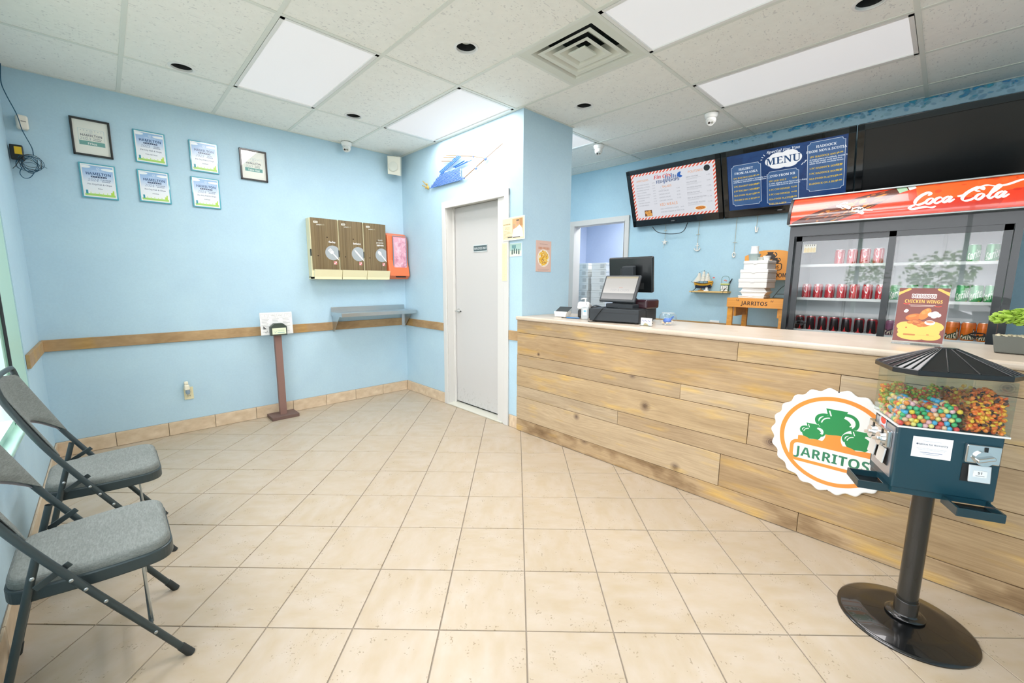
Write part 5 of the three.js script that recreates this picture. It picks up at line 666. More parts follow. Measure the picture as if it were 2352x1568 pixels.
// ---------------------------------------------------------------- wooden display chair with takeout boxes
{
  const tb = thing('prep_table', 'low wooden work table behind the counter under the display chair', 'table', [3.475, 0, -1.80]);
  part('table_top', rb(0.50, 0.04, 0.56, 0.004, 0, 0.76, 0), M.shelfWood, tb); for (const x of [-0.22, 0.22]) for (const z of [-0.25, 0.25]) part('leg', rb(0.05, 0.74, 0.05, 0.003, x, 0.37, z), M.shelfWood, tb);
  const t = thing('display_chair', 'orange wooden JARRITOS display chair beside the fridge', 'chair', [3.475, 0.78, -1.77]);
  const W = 0.48, ow = (g) => mUV(g, 0.7, rnd(), rnd());
  const seatFront = canvasTex(1024, 180, (g, w, h) => { g.fillStyle = '#e39c47'; g.fillRect(0, 0, w, h); let s = 3; const R = () => { s = (s * 16807) % 2147483647; return s / 2147483647; }; for (let i = 0; i < 60; i++) { g.fillStyle = `rgba(190,120,40,${R() * 0.12})`; g.fillRect(0, R() * h, w, 1 + R() * 5); } txt(g, 'JARRITOS', 500, 98, 104, '#4a2f22', { style: 'bold', sx: 1.0 }); g.strokeStyle = '#4a2f22'; g.lineWidth = 10; for (const [x, a] of [[195, -0.5], [218, -0.2], [785, 0.2], [808, 0.5]]) { g.beginPath(); g.moveTo(x, 62); g.lineTo(x + Math.sin(a) * 34, 30); g.stroke(); } });
  part('seat', ow(rb(W, 0.03, 0.36, 0.003, 0, 0.44, 0.0)), M.orangeWood, t);
  sheet('seat_rail', W, 0.085, 0.022, seatFront, M.orangeWood, t, [0, 0.415, 0.191], 0, 0.5, 'orange rail lettered JARRITOS');
  for (const x of [-W / 2 + 0.024, W / 2 - 0.024]) { part('front_leg', ow(rb(0.046, 0.375, 0.03, 0.003, x, 0.1875, 0.165)), M.orangeWood, t); part('rear_leg', ow(rb(0.046, 0.80, 0.03, 0.003, x + (x < 0 ? 0.03 : -0.03), 0.40, -0.165)), M.orangeWood, t); part('side_rail', ow(rb(0.022, 0.10, 0.30, 0.003, x + (x < 0 ? 0.034 : -0.034), 0.335, 0.0)), M.orangeWood, t); }
  const back = canvasTex(640, 420, (g, w, h) => { g.fillStyle = '#e0983f'; g.fillRect(0, 0, w, h); const D = '#33271f'; const jug = (x, y, k) => { g.save(); g.translate(x, y); g.scale(k, k); g.fillStyle = D; g.beginPath(); g.moveTo(-50, -70); g.lineTo(50, -70); g.lineTo(38, -36); g.bezierCurveTo(95, -20, 90, 40, 50, 62); g.lineTo(-50, 62); g.bezierCurveTo(-90, 40, -95, -20, -38, -36); g.fill(); g.strokeStyle = D; g.lineWidth = 16; g.beginPath(); g.arc(62, -20, 36, -1.6, 1.6); g.stroke(); g.restore(); }; jug(320, 82, 0.8); jug(255, 150, 0.55); jug(388, 152, 0.6); g.strokeStyle = D; g.lineWidth = 11; g.beginPath(); g.roundRect(170, 190, 300, 92, 26); g.stroke(); txt(g, 'JARRITOS', 320, 238, 54, D, { style: 'bold' }); txt(g, 'BOOM', 440, 356, 78, D, { font: 'monospace', style: 'bold', sx: 1.05 }); });
  const bs = new THREE.Shape(); bs.moveTo(-0.22, -0.13); bs.lineTo(0.22, -0.13); bs.lineTo(0.22, 0.10); bs.quadraticCurveTo(0.15, 0.14, 0.06, 0.15); bs.lineTo(-0.06, 0.15); bs.quadraticCurveTo(-0.15, 0.14, -0.22, 0.10); bs.closePath();
  const bg = new THREE.ExtrudeGeometry(bs, { depth: 0.02, bevelEnabled: false, curveSegments: 12 }), up = bg.attributes.position, uu = bg.attributes.uv; for (let i = 0; i < up.count; i++) uu.setXY(i, 0.5 + up.getX(i) / 0.44, 0.5 + (up.getY(i) - 0.01) / 0.28); bg.rotateX(-0.06); bg.translate(0.0, 0.755, -0.15); part('backrest', bg, printMat(back, 0.5), t, 'rounded back panel printed with black jugs');
  // foam boxes and cups on the seat
  const foam = mat('#ecebe6', 0.7), yb = 1.2355; const G = 'white takeout boxes on the display chair';
  const box = (label, w, h, d, x, y, z, turn, kind) => { const b = thing('takeout_box', label, 'takeout box', [x, y, z], turn, G); if (kind === 'clam') { const half = (s) => { const pr = [[-w / 2, 0], [w / 2, 0], [w / 2 - 0.022, s * h / 2], [-w / 2 + 0.022, s * h / 2]]; const g = extr(s > 0 ? pr : pr.slice().reverse(), d - 0.03, 0.004, 2); g.translate(0, h / 2, -(d - 0.03) / 2); return g; }; part('lower_half', half(-1), foam, b); part('upper_half', half(1), foam, b); part('rim', rb(w + 0.012, 0.006, d, 0.003, 0, h / 2, 0), foam, b); } else { part('tray', rb(w, h * 0.62, d, 0.006, 0, h * 0.31, 0), foam, b); part('lid', [rb(w + 0.006, h * 0.4, d + 0.006, 0.008, 0, h * 0.8, 0)], foam, b); part('lid_tab', rb(0.03, 0.006, 0.004, 0.002, 0, h * 0.62, d / 2 + 0.004), foam, b); } };
  box('flat white foam tray at the bottom of the takeout box stack', 0.215, 0.024, 0.2, 3.42, yb, -1.72, 0); box('white foam clamshell box above the flat tray in the stack', 0.225, 0.07, 0.19, 3.43, yb + 0.0245, -1.73, 0, 'clam'); box('wide white takeout box resting on the foam clamshell', 0.245, 0.085, 0.2, 3.43, yb + 0.095, -1.73, -0.1); box('wide white takeout box second from the top of the stack', 0.238, 0.085, 0.2, 3.435, yb + 0.1805, -1.73, -0.1); box('smaller white takeout box on top of the stack', 0.205, 0.08, 0.19, 3.44, yb + 0.266, -1.735, -0.1);
  const cup = (label, x, z, r0, r1, h, y, m) => { const b = thing('paper_cup', label, 'cup', [x, y, z], 0, 'cups on the takeout boxes'); part('wall', lathe([[0, 0], [r0, 0], [r0, 0.004], [r1, h], [r1 + 0.002, h], [r1 + 0.002, h - 0.004]], 24), m, b); part('rim', new THREE.TorusGeometry(r1, 0.0022, 6, 24).rotateX(Math.PI / 2).translate(0, h, 0), m, b); };
  const top = yb + 0.3465; cup('clear deli cup under the white cup on the takeout boxes', 3.39, -1.735, 0.042, 0.05, 0.06, top, mat('#c9dcdc', 0.15, { transmission: 0.5, thickness: 0 })); cup('white paper cup standing on the clear deli cup', 3.388, -1.735, 0.036, 0.031, 0.07, top + 0.0625, M.whiteGloss); cup('small white cup beside the deli cup on the takeout boxes', 3.505, -1.70, 0.024, 0.032, 0.038, top, M.whiteGloss); cup('low clear tub between the cups on the takeout boxes', 3.455, -1.72, 0.028, 0.034, 0.03, top, mat('#dfe3dd', 0.15, { transmission: 0.5, thickness: 0 }));
  obj('wire_holder', [tube([[3.55, 1.24, -1.82], [3.6, 1.33, -1.86], [3.65, 1.37, -1.9], [3.69, 1.36, -1.9]], 0.003, 20, 6), tube([[3.55, 1.24, -1.82], [3.66, 1.24, -1.82]], 0.003, 8, 6), tube([[3.57, 1.275, -1.85], [3.68, 1.275, -1.87]], 0.003, 8, 6)], M.gunmetal, 'thin wire rack on the display chair behind the boxes', 'rack');
}
// ---------------------------------------------------------------- store room boxes
{
  const tb = thing('storage_table', 'plain table in the store room holding the white boxes', 'table', [1.03, 0, -2.62]);
  part('table_top', rb(0.7, 0.03, 0.6, 0.004, 0, 0.735, 0), M.white, tb); for (const x of [-0.3, 0.3]) for (const z of [-0.25, 0.25]) part('leg', rb(0.04, 0.72, 0.04, 0.003, x, 0.36, z), M.steel, tb);
  const kb = mat('#e3e5e2', 0.6), kg = mat('#c3c6c4', 0.6);
  const mk = (label, x, z, y, w, turn) => { const b = thing('cardboard_box', label, 'box', [x, y, z], turn, 'white flat boxes in the store room'); part('base', bx(w, 0.082, w, 0, 0.042, 0), kb, b); part('lid', [rb(w + 0.006, 0.03, w + 0.006, 0.003, 0, 0.083, 0)], kb, b); part('tuck_flap', bx(0.06, 0.05, 0.003, 0.06, 0.055, w / 2 + 0.004), kg, b); };
  const ORD = ['lowest', 'second', 'third', 'fourth', 'middle', 'fourth from top', 'third from top', 'second from top', 'topmost'];
  for (let i = 0; i < 9; i++) mk(ORD[i] + ' white flat carton in the store room stack farther from the till', 0.86 + rr(-0.006, 0.006), -2.57 + rr(-0.006, 0.006), 0.7505 + i * 0.0995, 0.25, rr(-0.04, 0.04)); for (let i = 0; i < 9; i++) mk(ORD[i] + ' white flat carton in the store room stack nearer the till', 1.165 + rr(-0.006, 0.006), -2.58 + rr(-0.006, 0.006), 0.7505 + i * 0.0995, 0.245, rr(-0.04, 0.04));
}
// ---------------------------------------------------------------- drinks fridge
{
  const X0 = 3.735, X1 = 4.965, ZF = -1.40, ZB = -2.075, W = X1 - X0, cx = (X0 + X1) / 2;
  const t = thing('drinks_fridge', 'black two-door glass drinks fridge with a red COCA-COLA header', 'fridge', [cx, 0, 0]);
  const body = mat('#22292c', 0.32, { clearcoat: 0.3 }), inner = mat('#c9d2d4', 0.5);
  const hx = W / 2, B = (x0, x1, y0, y1, z0, z1) => span(x0, x1, y0, y1, z0, z1);
  part('cabinet', [B(-hx, -hx + 0.035, 0.02, 1.85, ZB, ZF), B(hx - 0.035, hx, 0.02, 1.85, ZB, ZF), B(-hx, hx, 0.02, 0.62, ZB, ZF), B(-hx + 0.03, hx - 0.03, 1.80, 1.85, ZB, ZF), B(-hx, hx, 0.02, 1.85, ZB - 0.01, ZB + 0.012), B(-hx, hx, 1.85, 2.0, ZF - 0.3, ZF - 0.06)], body, t);
  part('liner', [B(-hx + 0.035, -hx + 0.04, 0.62, 1.80, ZB + 0.012, ZF - 0.08), B(hx - 0.04, hx - 0.035, 0.62, 1.80, ZB + 0.012, ZF - 0.08), B(-hx + 0.04, hx - 0.04, 0.62, 1.80, ZB + 0.012, ZB + 0.018), B(-hx + 0.04, hx - 0.04, 1.795, 1.80, ZB + 0.02, ZF - 0.08)], inner, t);
  part('top_rail', [B(-hx + 0.03, hx - 0.03, 1.752, 1.845, ZF - 0.03, ZF + 0.006)], body, t); part('bottom_rail', [B(-hx + 0.03, hx - 0.03, 0.60, 0.68, ZF - 0.06, ZF + 0.004)], body, t);
  part('feet', [[-0.55, -1.45], [0.55, -1.45], [-0.55, -2.0], [0.55, -2.0]].map(([x, z]) => cyl(0.025, 0.02, 0.022, x, 0.011, z)), M.rubber, t);
  // sliding doors: frame bars with glass
  const door = (x0, x1, z, n) => { const d = new THREE.Group(); d.name = n; t.add(d); const f = 0.038, y0 = 0.68, y1 = 1.752; part('door_frame', [B(x0, x0 + f, y0, y1, z - 0.012, z + 0.012), B(x1 - f, x1, y0, y1, z - 0.012, z + 0.012), B(x0, x1, y0, y0 + f, z - 0.012, z + 0.012), B(x0, x1, y1 - f, y1, z - 0.012, z + 0.012)], body, d); part('glass_pane', B(x0 + f, x1 - f, y0 + f, y1 - f, z - 0.002, z + 0.002), M.glass, d); return d; };
  const d1 = door(-hx + 0.045, 0.04, ZF - 0.045, 'sliding_door'), d2 = door(0.0, hx - 0.04, ZF - 0.012, 'sliding_door');
  const arrow = (s) => { const p = [[-0.04, 0.012], [0.0, 0.012], [0.0, 0.028], [0.04, 0], [0.0, -0.028], [0.0, -0.012], [-0.04, -0.012]].map(([x, y]) => [x * s, y]); const sh = shapeOf(s > 0 ? p : p.slice().reverse()); const q = p.map(([x, y]) => [x * 0.72 - 0.001 * s, y * 0.62]); const hole = new THREE.Path(); q.forEach((v, i) => i ? hole.lineTo(...v) : hole.moveTo(...v)); sh.holes.push(hole); return new THREE.ExtrudeGeometry(sh, { depth: 0.0006, bevelEnabled: false }); };
  part('arrow_sticker', arrow(1).translate(-hx + 0.13, 1.055, ZF - 0.0428), M.black, d1, 'black outlined arrow sticker'); part('arrow_sticker', arrow(-1).translate(hx - 0.12, 1.05, ZF - 0.0098), M.black, d2, 'black outlined arrow sticker');
  sheet('price_tag_sheet', 0.085, 0.065, 0.001, canvasTex(256, 196, (g) => { g.fillStyle = '#e9e8df'; g.fillRect(0, 0, 256, 196); g.fillStyle = '#46473f'; for (let i = 0; i < 5; i++) g.fillRect(34 + i * 44, 6, 12, 34); g.fillStyle = '#e2d3ac'; for (let i = 0; i < 4; i++) { g.beginPath(); g.moveTo(10 + i * 60, 190); g.lineTo(10 + i * 60, 100); g.lineTo(38 + i * 60, 66); g.lineTo(66 + i * 60, 100); g.lineTo(66 + i * 60, 190); g.fill(); } }), M.white, d1, [-hx + 0.14, 1.655, ZF - 0.0425], 0, 0.5, 'small price tag sheet taped inside');
  // shelves with a front price strip
  const SH = [0.70, 0.985, 1.255, 1.53];
  SH.forEach((y) => { const s = new THREE.Group(); s.name = 'shelf'; t.add(s); const wires = []; for (let x = -hx + 0.06; x < hx - 0.05; x += 0.024) wires.push(bx(0.003, 0.003, 0.42, x, y - 0.004, -1.80)); part('wires', wires, M.white, s); part('price_strip', rb(W - 0.1, 0.022, 0.006, 0.002, 0, y - 0.006, -1.588), mat('#dfe6e4', 0.35), s); });
  part('shelf_post', [-0.3, -0.0, 0.28].map((x) => bx(0.02, 1.1, 0.012, x, 1.23, ZB + 0.026)), mat('#aeb7b8', 0.4), t);
  // inside lamp
  const lampM = part('lamp_tube', cyl(0.012, 0.012, W - 0.16, 0, 1.775, -1.56, 0, 0, Math.PI / 2), mat('#ffffff', 0.4, { emissive: new THREE.Color(1, 1, 1), emissiveIntensity: 0.9 }), t, 'glowing tube lamp');
  const L = new THREE.RectAreaLight(0xf4fbff, 5, W - 0.16, 0.03); L.name = 'fridge_light'; L.position.set(0, 1.76, -1.56); L.rotation.x = -Math.PI / 2 - 0.25; t.add(L);
  // curved header light box with the red sign
  const sign = canvasTex(2048, 420, (g, w, h) => {
    g.fillStyle = '#df3a1c'; g.fillRect(0, 0, w, h); let s = 17; const R = () => { s = (s * 16807) % 2147483647; return s / 2147483647; };
    g.fillStyle = '#e85a22'; g.beginPath(); g.moveTo(1200, 0); g.lineTo(w, 0); g.lineTo(w, 170); g.quadraticCurveTo(1600, 250, 1250, 330); g.fill(); g.fillStyle = '#c9301a'; g.beginPath(); g.moveTo(1180, h); g.lineTo(1330, 210); g.lineTo(1900, 270); g.lineTo(1850, h); g.fill();
    for (let i = 0; i < 26; i++) { g.fillStyle = `rgba(${R() > 0.5 ? '240,110,40' : '190,30,16'},0.35)`; g.beginPath(); g.ellipse(1300 + R() * 700, R() * h, 6 + R() * 30, 6 + R() * 26, 0, 0, 7); g.fill(); }
    for (let i = 0; i < 12; i++) { g.fillStyle = `rgba(236,96,34,${0.25 + R() * 0.3})`; g.fillRect(0, R() * h, 360 + R() * 300, 4 + R() * 14); }
    // bottle lying across the sign
    g.save(); g.translate(620, 235); g.rotate(-0.42); g.fillStyle = '#4a1d0c'; g.beginPath(); g.moveTo(-620, -95); g.bezierCurveTo(-420, -135, -150, -128, 60, -120); g.bezierCurveTo(240, -118, 330, -70, 480, -48); g.lineTo(620, -44); g.lineTo(620, 44); g.lineTo(480, 48); g.bezierCurveTo(330, 70, 240, 118, 60, 120); g.bezierCurveTo(-150, 128, -420, 135, -620, 95); g.fill();
    for (let i = 0; i < 80; i++) { g.fillStyle = ['rgba(214,104,22,0.5)', 'rgba(250,170,50,0.45)', 'rgba(110,38,12,0.5)'][Math.floor(R() * 3)]; g.beginPath(); g.ellipse(-450 + R() * 800, -90 + R() * 180, 10 + R() * 50, 5 + R() * 14, R() * 0.6 - 0.3, 0, 7); g.fill(); }
    g.fillStyle = '#2a1208'; g.fillRect(-600, 70, 900, 16); g.fillStyle = '#dfe6df'; g.fillRect(560, -52, 60, 104); g.fillStyle = '#8fae8e'; g.fillRect(470, -44, 80, 88); g.restore();
    // calligraphic lettering with a broad nib
    const nib = (pts, x0, y0, k, wd, rot = 0) => { const c = new THREE.CatmullRomCurve3(pts.map(([x, y]) => new THREE.Vector3(x, y, 0)), false, 'catmullrom', 0.5); const n = 260; g.save(); g.translate(x0, y0); g.rotate(rot); for (let i = 0; i <= n; i++) { const p = c.getPoint(i / n), e = Math.sin(Math.PI * Math.min(1, Math.max(0, i / n))) ** 0.35; g.save(); g.translate((p.x + p.y * 0.28) * k, -p.y * k); g.rotate(-0.75); g.beginPath(); g.ellipse(0, 0, wd * 0.28 * (0.5 + 0.5 * e), wd * (0.35 + 0.65 * e), 0, 0, 7); g.fill(); g.restore(); } g.restore(); };
    const word = (x0, y0, k, wd, rot) => {
      nib([[100, 138], [112, 160], [104, 184], [74, 184], [36, 148], [14, 90], [18, 34], [48, 6], [86, 16], [118, 50]], x0, y0, k, wd, rot);
      nib([[28, 16], [-4, -18], [-6, -44], [24, -54], [80, -44], [140, -34], [196, -52], [228, -38]], x0, y0, k, wd * 0.9, rot);
      const low = (dx, l) => nib(l.map(([x, y]) => [x + dx, y]), x0, y0, k, wd * 0.85, rot);
      const o = [[42, 92], [18, 78], [8, 44], [20, 10], [46, 8], [64, 40], [60, 76], [42, 92]], c = [[58, 72], [46, 92], [20, 80], [8, 44], [20, 10], [46, 8], [82, 44]], a = [[60, 78], [40, 92], [14, 72], [8, 36], [22, 8], [44, 18], [62, 60], [66, 86], [58, 40], [64, 10], [84, 16], [104, 46]];
      low(108, o); low(180, c); low(252, a);
      nib([[372, 78], [392, 84], [412, 92]], x0, y0, k, wd * 0.8, rot);
      nib([[530, 128], [500, 132], [486, 160], [506, 186], [540, 182], [540, 150], [500, 190], [450, 150], [420, 88], [424, 30], [456, 2], [498, 12], [534, 52]], x0, y0, k, wd, rot);
      nib([[505, 188], [560, 206], [640, 178], [720, 186], [790, 226], [830, 240]], x0, y0, k, wd * 0.8, rot);
      low(520, o); low(600, [[8, 40], [52, 110], [74, 172], [62, 196], [40, 164], [30, 84], [32, 22], [50, 6], [78, 34]]); low(676, a);
    };
    g.fillStyle = '#f3f1ec'; word(1190, 290, 0.92, 20, 0); g.save(); g.fillStyle = '#ece6de'; word(500, 175, 0.40, 10, 0.62); g.restore();
  });
  const prof = []; for (let i = 0; i <= 12; i++) { const a = i / 12, y = 1.845 + 0.2 * a; prof.push([0.066 - 0.085 * Math.pow(a, 1.6) * 0.9 + 0.012 * Math.sin(a * Math.PI), y]); }
  const gW = W + 0.01, sg = new THREE.PlaneGeometry(gW - 0.03, 1, 1, 12), sp2 = sg.attributes.position; for (let i = 0; i < sp2.count; i++) { const a = sp2.getY(i) + 0.5, q = prof[Math.round(a * 12)]; sp2.setY(i, q[1]); sp2.setZ(i, ZF + q[0]); } sg.computeVertexNormals();
  const hb = extr([[-0.1, 1.845], ...prof.map(([z, y]) => [z - 0.004, y]), [-0.1, 2.045]], gW - 0.03); hb.rotateY(-Math.PI / 2); hb.translate((gW - 0.03) / 2, 0, ZF); 
  part('header_box', hb, M.white, t); part('header_face', sg, new THREE.MeshPhysicalMaterial({ map: sign, roughness: 0.22, clearcoat: 0.6, emissive: new THREE.Color(1, 1, 1), emissiveMap: sign, emissiveIntensity: 0.16 }), t, 'glossy red sign face with white script');
  for (const s of [-1, 1]) { const e = extr([[-0.1, 1.836], ...prof.map(([z, y]) => [z + 0.006, y]), [-0.1, 2.056]], 0.016, 0.003, 2); e.rotateY(-Math.PI / 2); e.translate(s * (gW / 2 - 0.004) + 0.008, 0, ZF); part('header_end_cap', e, M.black, t); }
  part('header_lip', [rb(gW, 0.012, 0.16, 0.004, 0, 1.84, ZF - 0.01), rb(gW, 0.012, 0.1, 0.004, 0, 2.051, ZF - 0.05)], mat('#9aa2a2', 0.3, { metalness: 0.6 }), t);

  // cans, one by one
  const canTex = (fn) => canvasTex(512, 320, fn);
  const wrap = (bg, draw) => canTex((g, w, h) => { g.fillStyle = bg; g.fillRect(0, 0, w, h); for (const x of [0, 256]) { g.save(); g.translate(x + 128, 160); draw(g); g.restore(); } });
  const kinds = {
    coke: [wrap('#c3202a', (g) => { g.save(); g.rotate(-Math.PI / 2 + 0.12); txt(g, 'Coca-Cola', 0, -10, 76, '#f0e6e2', { font: 'serif', style: 'italic bold' }); g.restore(); g.fillStyle = '#e8d8d4'; g.fillRect(62, -120, 8, 240); }), 'red cola can', 'red'],
    cherry: [wrap('#a81c2c', (g) => { g.fillStyle = '#1f1a20'; g.beginPath(); g.moveTo(-120, 30); g.lineTo(-60, -110); g.lineTo(50, -110); g.lineTo(110, 40); g.lineTo(70, 110); g.lineTo(-80, 110); g.fill(); g.fillStyle = '#d8333a'; g.beginPath(); g.moveTo(-70, 90); g.lineTo(0, -30); g.lineTo(60, 90); g.fill(); g.fillStyle = '#e9dcd6'; g.fillRect(-50, 60, 90, 26); }), 'dark red soda can', 'dark red'],
    lime: [wrap('#2f9a58', (g) => { g.fillStyle = '#4db06c'; g.fillRect(-128, 40, 256, 120); g.save(); g.rotate(-0.18); txt(g, 'Sprite', 0, -30, 66, '#e9f2e4', { style: 'italic bold' }); g.restore(); g.fillStyle = '#f0d84a'; g.beginPath(); g.arc(70, 40, 18, 0, 7); g.fill(); }), 'green soda can', 'green'],
    orange: [wrap('#d9711f', (g) => { g.fillStyle = '#e98a2c'; g.fillRect(-128, 60, 256, 100); g.save(); g.rotate(-0.2); txt(g, 'Crush', 0, -6, 70, '#efe3c8', { style: 'italic bold', stroke: '#3a4d3a', lw: 13 }); g.restore(); }), 'orange soda can', 'orange'],
    grape: [wrap('#8c5a78', (g) => { g.save(); g.rotate(-0.2); txt(g, 'Crush', 0, -6, 92, '#efe3c8', { style: 'italic bold', stroke: '#4a3a4d', lw: 16 }); g.restore(); }), 'purple soda can', 'purple'],
  };
  const bodyG = lathe([[0.024, 0.0], [0.028, 0.004], [0.033, 0.013], [0.033, 0.104], [0.028, 0.116]], 28), lidG = lathe([[0.0, 0.115], [0.0255, 0.114], [0.027, 0.1195], [0.0285, 0.1195], [0.0285, 0.116]], 24);
  const protos = {}, seq = {}; const alum = mat('#c9cdcc', 0.28, { metalness: 1 });
  const put = (k, x, y, z, where, turn, scl = 1) => {
    turn -= Math.PI / 2; const nth = (seq[k + where] = (seq[k + where] || 0) + 1), label = ['first', 'second', 'third', 'fourth', 'fifth', 'sixth', 'seventh'][nth - 1] + ' ' + kinds[k][1] + ' ' + where; let c;
    if (!protos[k]) { c = thing('soda_can', label, 'can', [x, y, z], turn, kinds[k][2] + ' cans in the drinks fridge'); part('can_body', bodyG, printMat(kinds[k][0], 0.25, { metalness: 0.2, clearcoat: 0.5 }), c); part('can_lid', lidG, alum, c); protos[k] = c; } else { c = copyOf(protos[k], label); c.position.set(x, y, z); c.rotation.y = turn; }
    c.scale.setScalar(scl); return c;
  };
  const zc = -1.635;
  [3.955, 4.045, 4.125, 4.205, 4.285].forEach((x, i) => { if (i > 0) put('coke', x, SH[3] - 0.0 + 0.0, zc, 'from the cabinet side on the top fridge shelf, first door', rr(-0.4, 0.6)); });
  [3.845, 3.925, 4.005, 4.085, 4.165, 4.245, 4.325].forEach((x) => put('coke', x, SH[2], zc, 'from the cabinet side on the second shelf, first door', rr(-0.4, 0.6)));
  [3.82, 3.9, 3.98, 4.06, 4.14, 4.22, 4.30].forEach((x) => put('cherry', x, SH[1], zc, 'from the cabinet side on the third shelf, first door', rr(-0.3, 0.3)));
  [4.78, 4.865].forEach((x) => put('lime', x, SH[3], zc, 'from the middle post on the top shelf, second door', rr(-0.4, 0.4)));
  [4.41, 4.50, 4.585, 4.67, 4.755, 4.822, 4.889].forEach((x) => put('lime', x, SH[2], zc, 'from the middle post on the second shelf, second door', rr(-0.4, 0.4)));
  put('grape', 4.41, SH[1], zc, 'on the third fridge shelf beside the orange cans', 0.1);
  [4.655, 4.735, 4.812, 4.888].forEach((x) => put('orange', x, SH[1], zc, 'from the middle post on the third shelf, second door', rr(-0.2, 0.2), 1.12));
}
// ---------------------------------------------------------------- things on the counter
const CT = 1.0712;
{
  // till: cash drawer, stand, two screens
  const d = thing('cash_drawer', 'wide black cash drawer on the counter under the till screens', 'cash drawer', [2.906, CT + 0.0008, -0.274], 0.18);
  const dk = mat('#272d31', 0.55); part('case', rb(0.39, 0.095, 0.42, 0.005, 0, 0.057, 0), dk, d); part('foot', [[-0.17, 0.17], [0.17, 0.17], [-0.17, -0.17], [0.17, -0.17]].map(([x, z]) => cyl(0.014, 0.014, 0.0105, x, 0.005, z, 0, 0, 0, 12)), M.rubber, d); part('seam', bx(0.385, 0.003, 0.002, 0, 0.075, 0.2105), M.black, d);
  const p = thing('till_terminal', 'two-screen till terminal standing on the black cash drawer', 'till', [2.925, CT + 0.1053, -0.30], 0.0);
  part('stand_base', rb(0.24, 0.035, 0.22, 0.008, 0.0, 0.0175, 0.02), dk, p); part('printer_hump', rb(0.13, 0.07, 0.2, 0.014, 0.12, 0.035, -0.06), mat('#3a1f26', 0.3, { clearcoat: 0.4 }), p, 'dark maroon side housing'); part('neck', [rb(0.1, 0.30, 0.05, 0.008, -0.03, 0.18, -0.06, 0.12), rb(0.19, 0.07, 0.06, 0.01, 0.0, 0.05, 0.04, -0.4)], dk, p);
  const cs = new THREE.Group(); cs.name = 'customer_screen'; cs.position.set(-0.02, 0.155, 0.10); cs.rotation.x = -0.42; p.add(cs);
  part('screen_case', rb(0.315, 0.225, 0.022, 0.012, 0, 0, -0.012, 0, 0, 0, 4), mat('#3b3f42', 0.4), cs); const tx = canvasTex(512, 340, (g, w, h) => { g.fillStyle = '#d9d6d0'; g.fillRect(0, 0, w, h); g.fillStyle = '#cfc4a8'; g.fillRect(0, 0, w, 28); txt(g, 'FISH & CHIPS', 270, 205, 48, '#c5c4c2', { style: 'bold' }); g.fillStyle = '#5e625f'; g.fillRect(0, 248, w, 92); g.fillStyle = '#dcbcb2'; g.fillRect(250, 160, 60, 14); });
  const sm = new THREE.MeshPhysicalMaterial({ color: '#1a1c1d', roughness: 0.15, emissive: new THREE.Color(1, 1, 1), emissiveMap: tx, emissiveIntensity: 0.72 }); part('display', new THREE.BoxGeometry(0.278, 0.19, 0.003).translate(0, 0.003, 0.0), [M.black, M.black, M.black, M.black, sm, M.black], cs, 'pale lit customer display');
  const ms = new THREE.Group(); ms.name = 'staff_screen'; ms.position.set(-0.055, 0.262, -0.125); ms.rotation.set(0.1, 0.05, 0); p.add(ms);
  part('screen_case', [rb(0.385, 0.285, 0.035, 0.012, 0, 0, 0, 0, 0, 0, 4)], mat('#15191b', 0.3, { clearcoat: 0.3 }), ms); part('rear_hub', [rb(0.12, 0.11, 0.02, 0.006, -0.02, 0.0, 0.026)], mat('#24292c', 0.45), ms); part('vent_slots', Array.from({ length: 16 }, (_, i) => bx(0.008, 0.004, 0.002, -0.10 + i * 0.0125, 0.085, 0.018)), M.blackMatte, ms); part('port_recess', rb(0.04, 0.05, 0.003, 0.001, 0.1, -0.09, 0.0175), M.blackMatte, ms);
  obj('till_cable', tube([[2.87, CT + 0.113, -0.075], [2.86, CT + 0.109, -0.05], [2.825, CT + 0.06, -0.036], [2.785, CT + 0.006, -0.024], [2.75, CT + 0.004, -0.016]], 0.003, 40, 6), M.black, 'black cable draped over the front of the cash drawer', 'cable');
  obj('till_cable', tube([[2.95, CT + 0.112, -0.12], [3.08, CT + 0.11, -0.15], [3.134, CT + 0.104, -0.2], [3.142, CT + 0.04, -0.21], [3.19, CT + 0.004, -0.22]], 0.003, 40, 6), M.black, 'black cable draped over the side of the cash drawer', 'cable');
  // hand sanitiser
  const s = thing('sanitiser_bottle', 'clear pump bottle of hand sanitiser beside the till', 'bottle', [2.635, CT, -0.135], 0.5);
  const so = new RoundedBoxGeometry(0.062, 0.108, 0.038, 3, 0.014); so.translate(0, 0.054, 0); part('bottle', so, mat('#e3eaec', 0.12, { transmission: 0.45, thickness: 0.02 }), s); part('shoulder', lathe([[0.026, 0.104], [0.02, 0.118], [0.012, 0.124], [0.0, 0.124]], 20).scale(1, 1, 0.7), mat('#e3eaec', 0.15), s); part('pump', [cyl(0.012, 0.013, 0.022, 0, 0.133, 0), cyl(0.005, 0.005, 0.03, 0, 0.155, 0), rb(0.03, 0.011, 0.014, 0.004, -0.006, 0.173, 0), rod([-0.016, 0.174, 0], [-0.036, 0.166, 0], 0.004, 8)], M.whiteGloss, s); sheet('bottle_label', 0.034, 0.05, 0.001, canvasTex(96, 140, (g) => { g.fillStyle = '#dfe6ea'; g.fillRect(0, 0, 96, 140); g.fillStyle = '#5fb0d8'; g.beginPath(); g.ellipse(48, 42, 34, 18, 0, 0, 7); g.fill(); g.fillStyle = '#a9b4ba'; g.fillRect(20, 80, 56, 6); g.fillRect(26, 96, 44, 6); }), M.white, s, [0, 0.062, 0.0196]);
  // glass bowl with a blue figurine
  const b = thing('glass_bowl', 'small round glass bowl holding a blue shape on the counter', 'bowl', [3.285, CT, -0.255]);
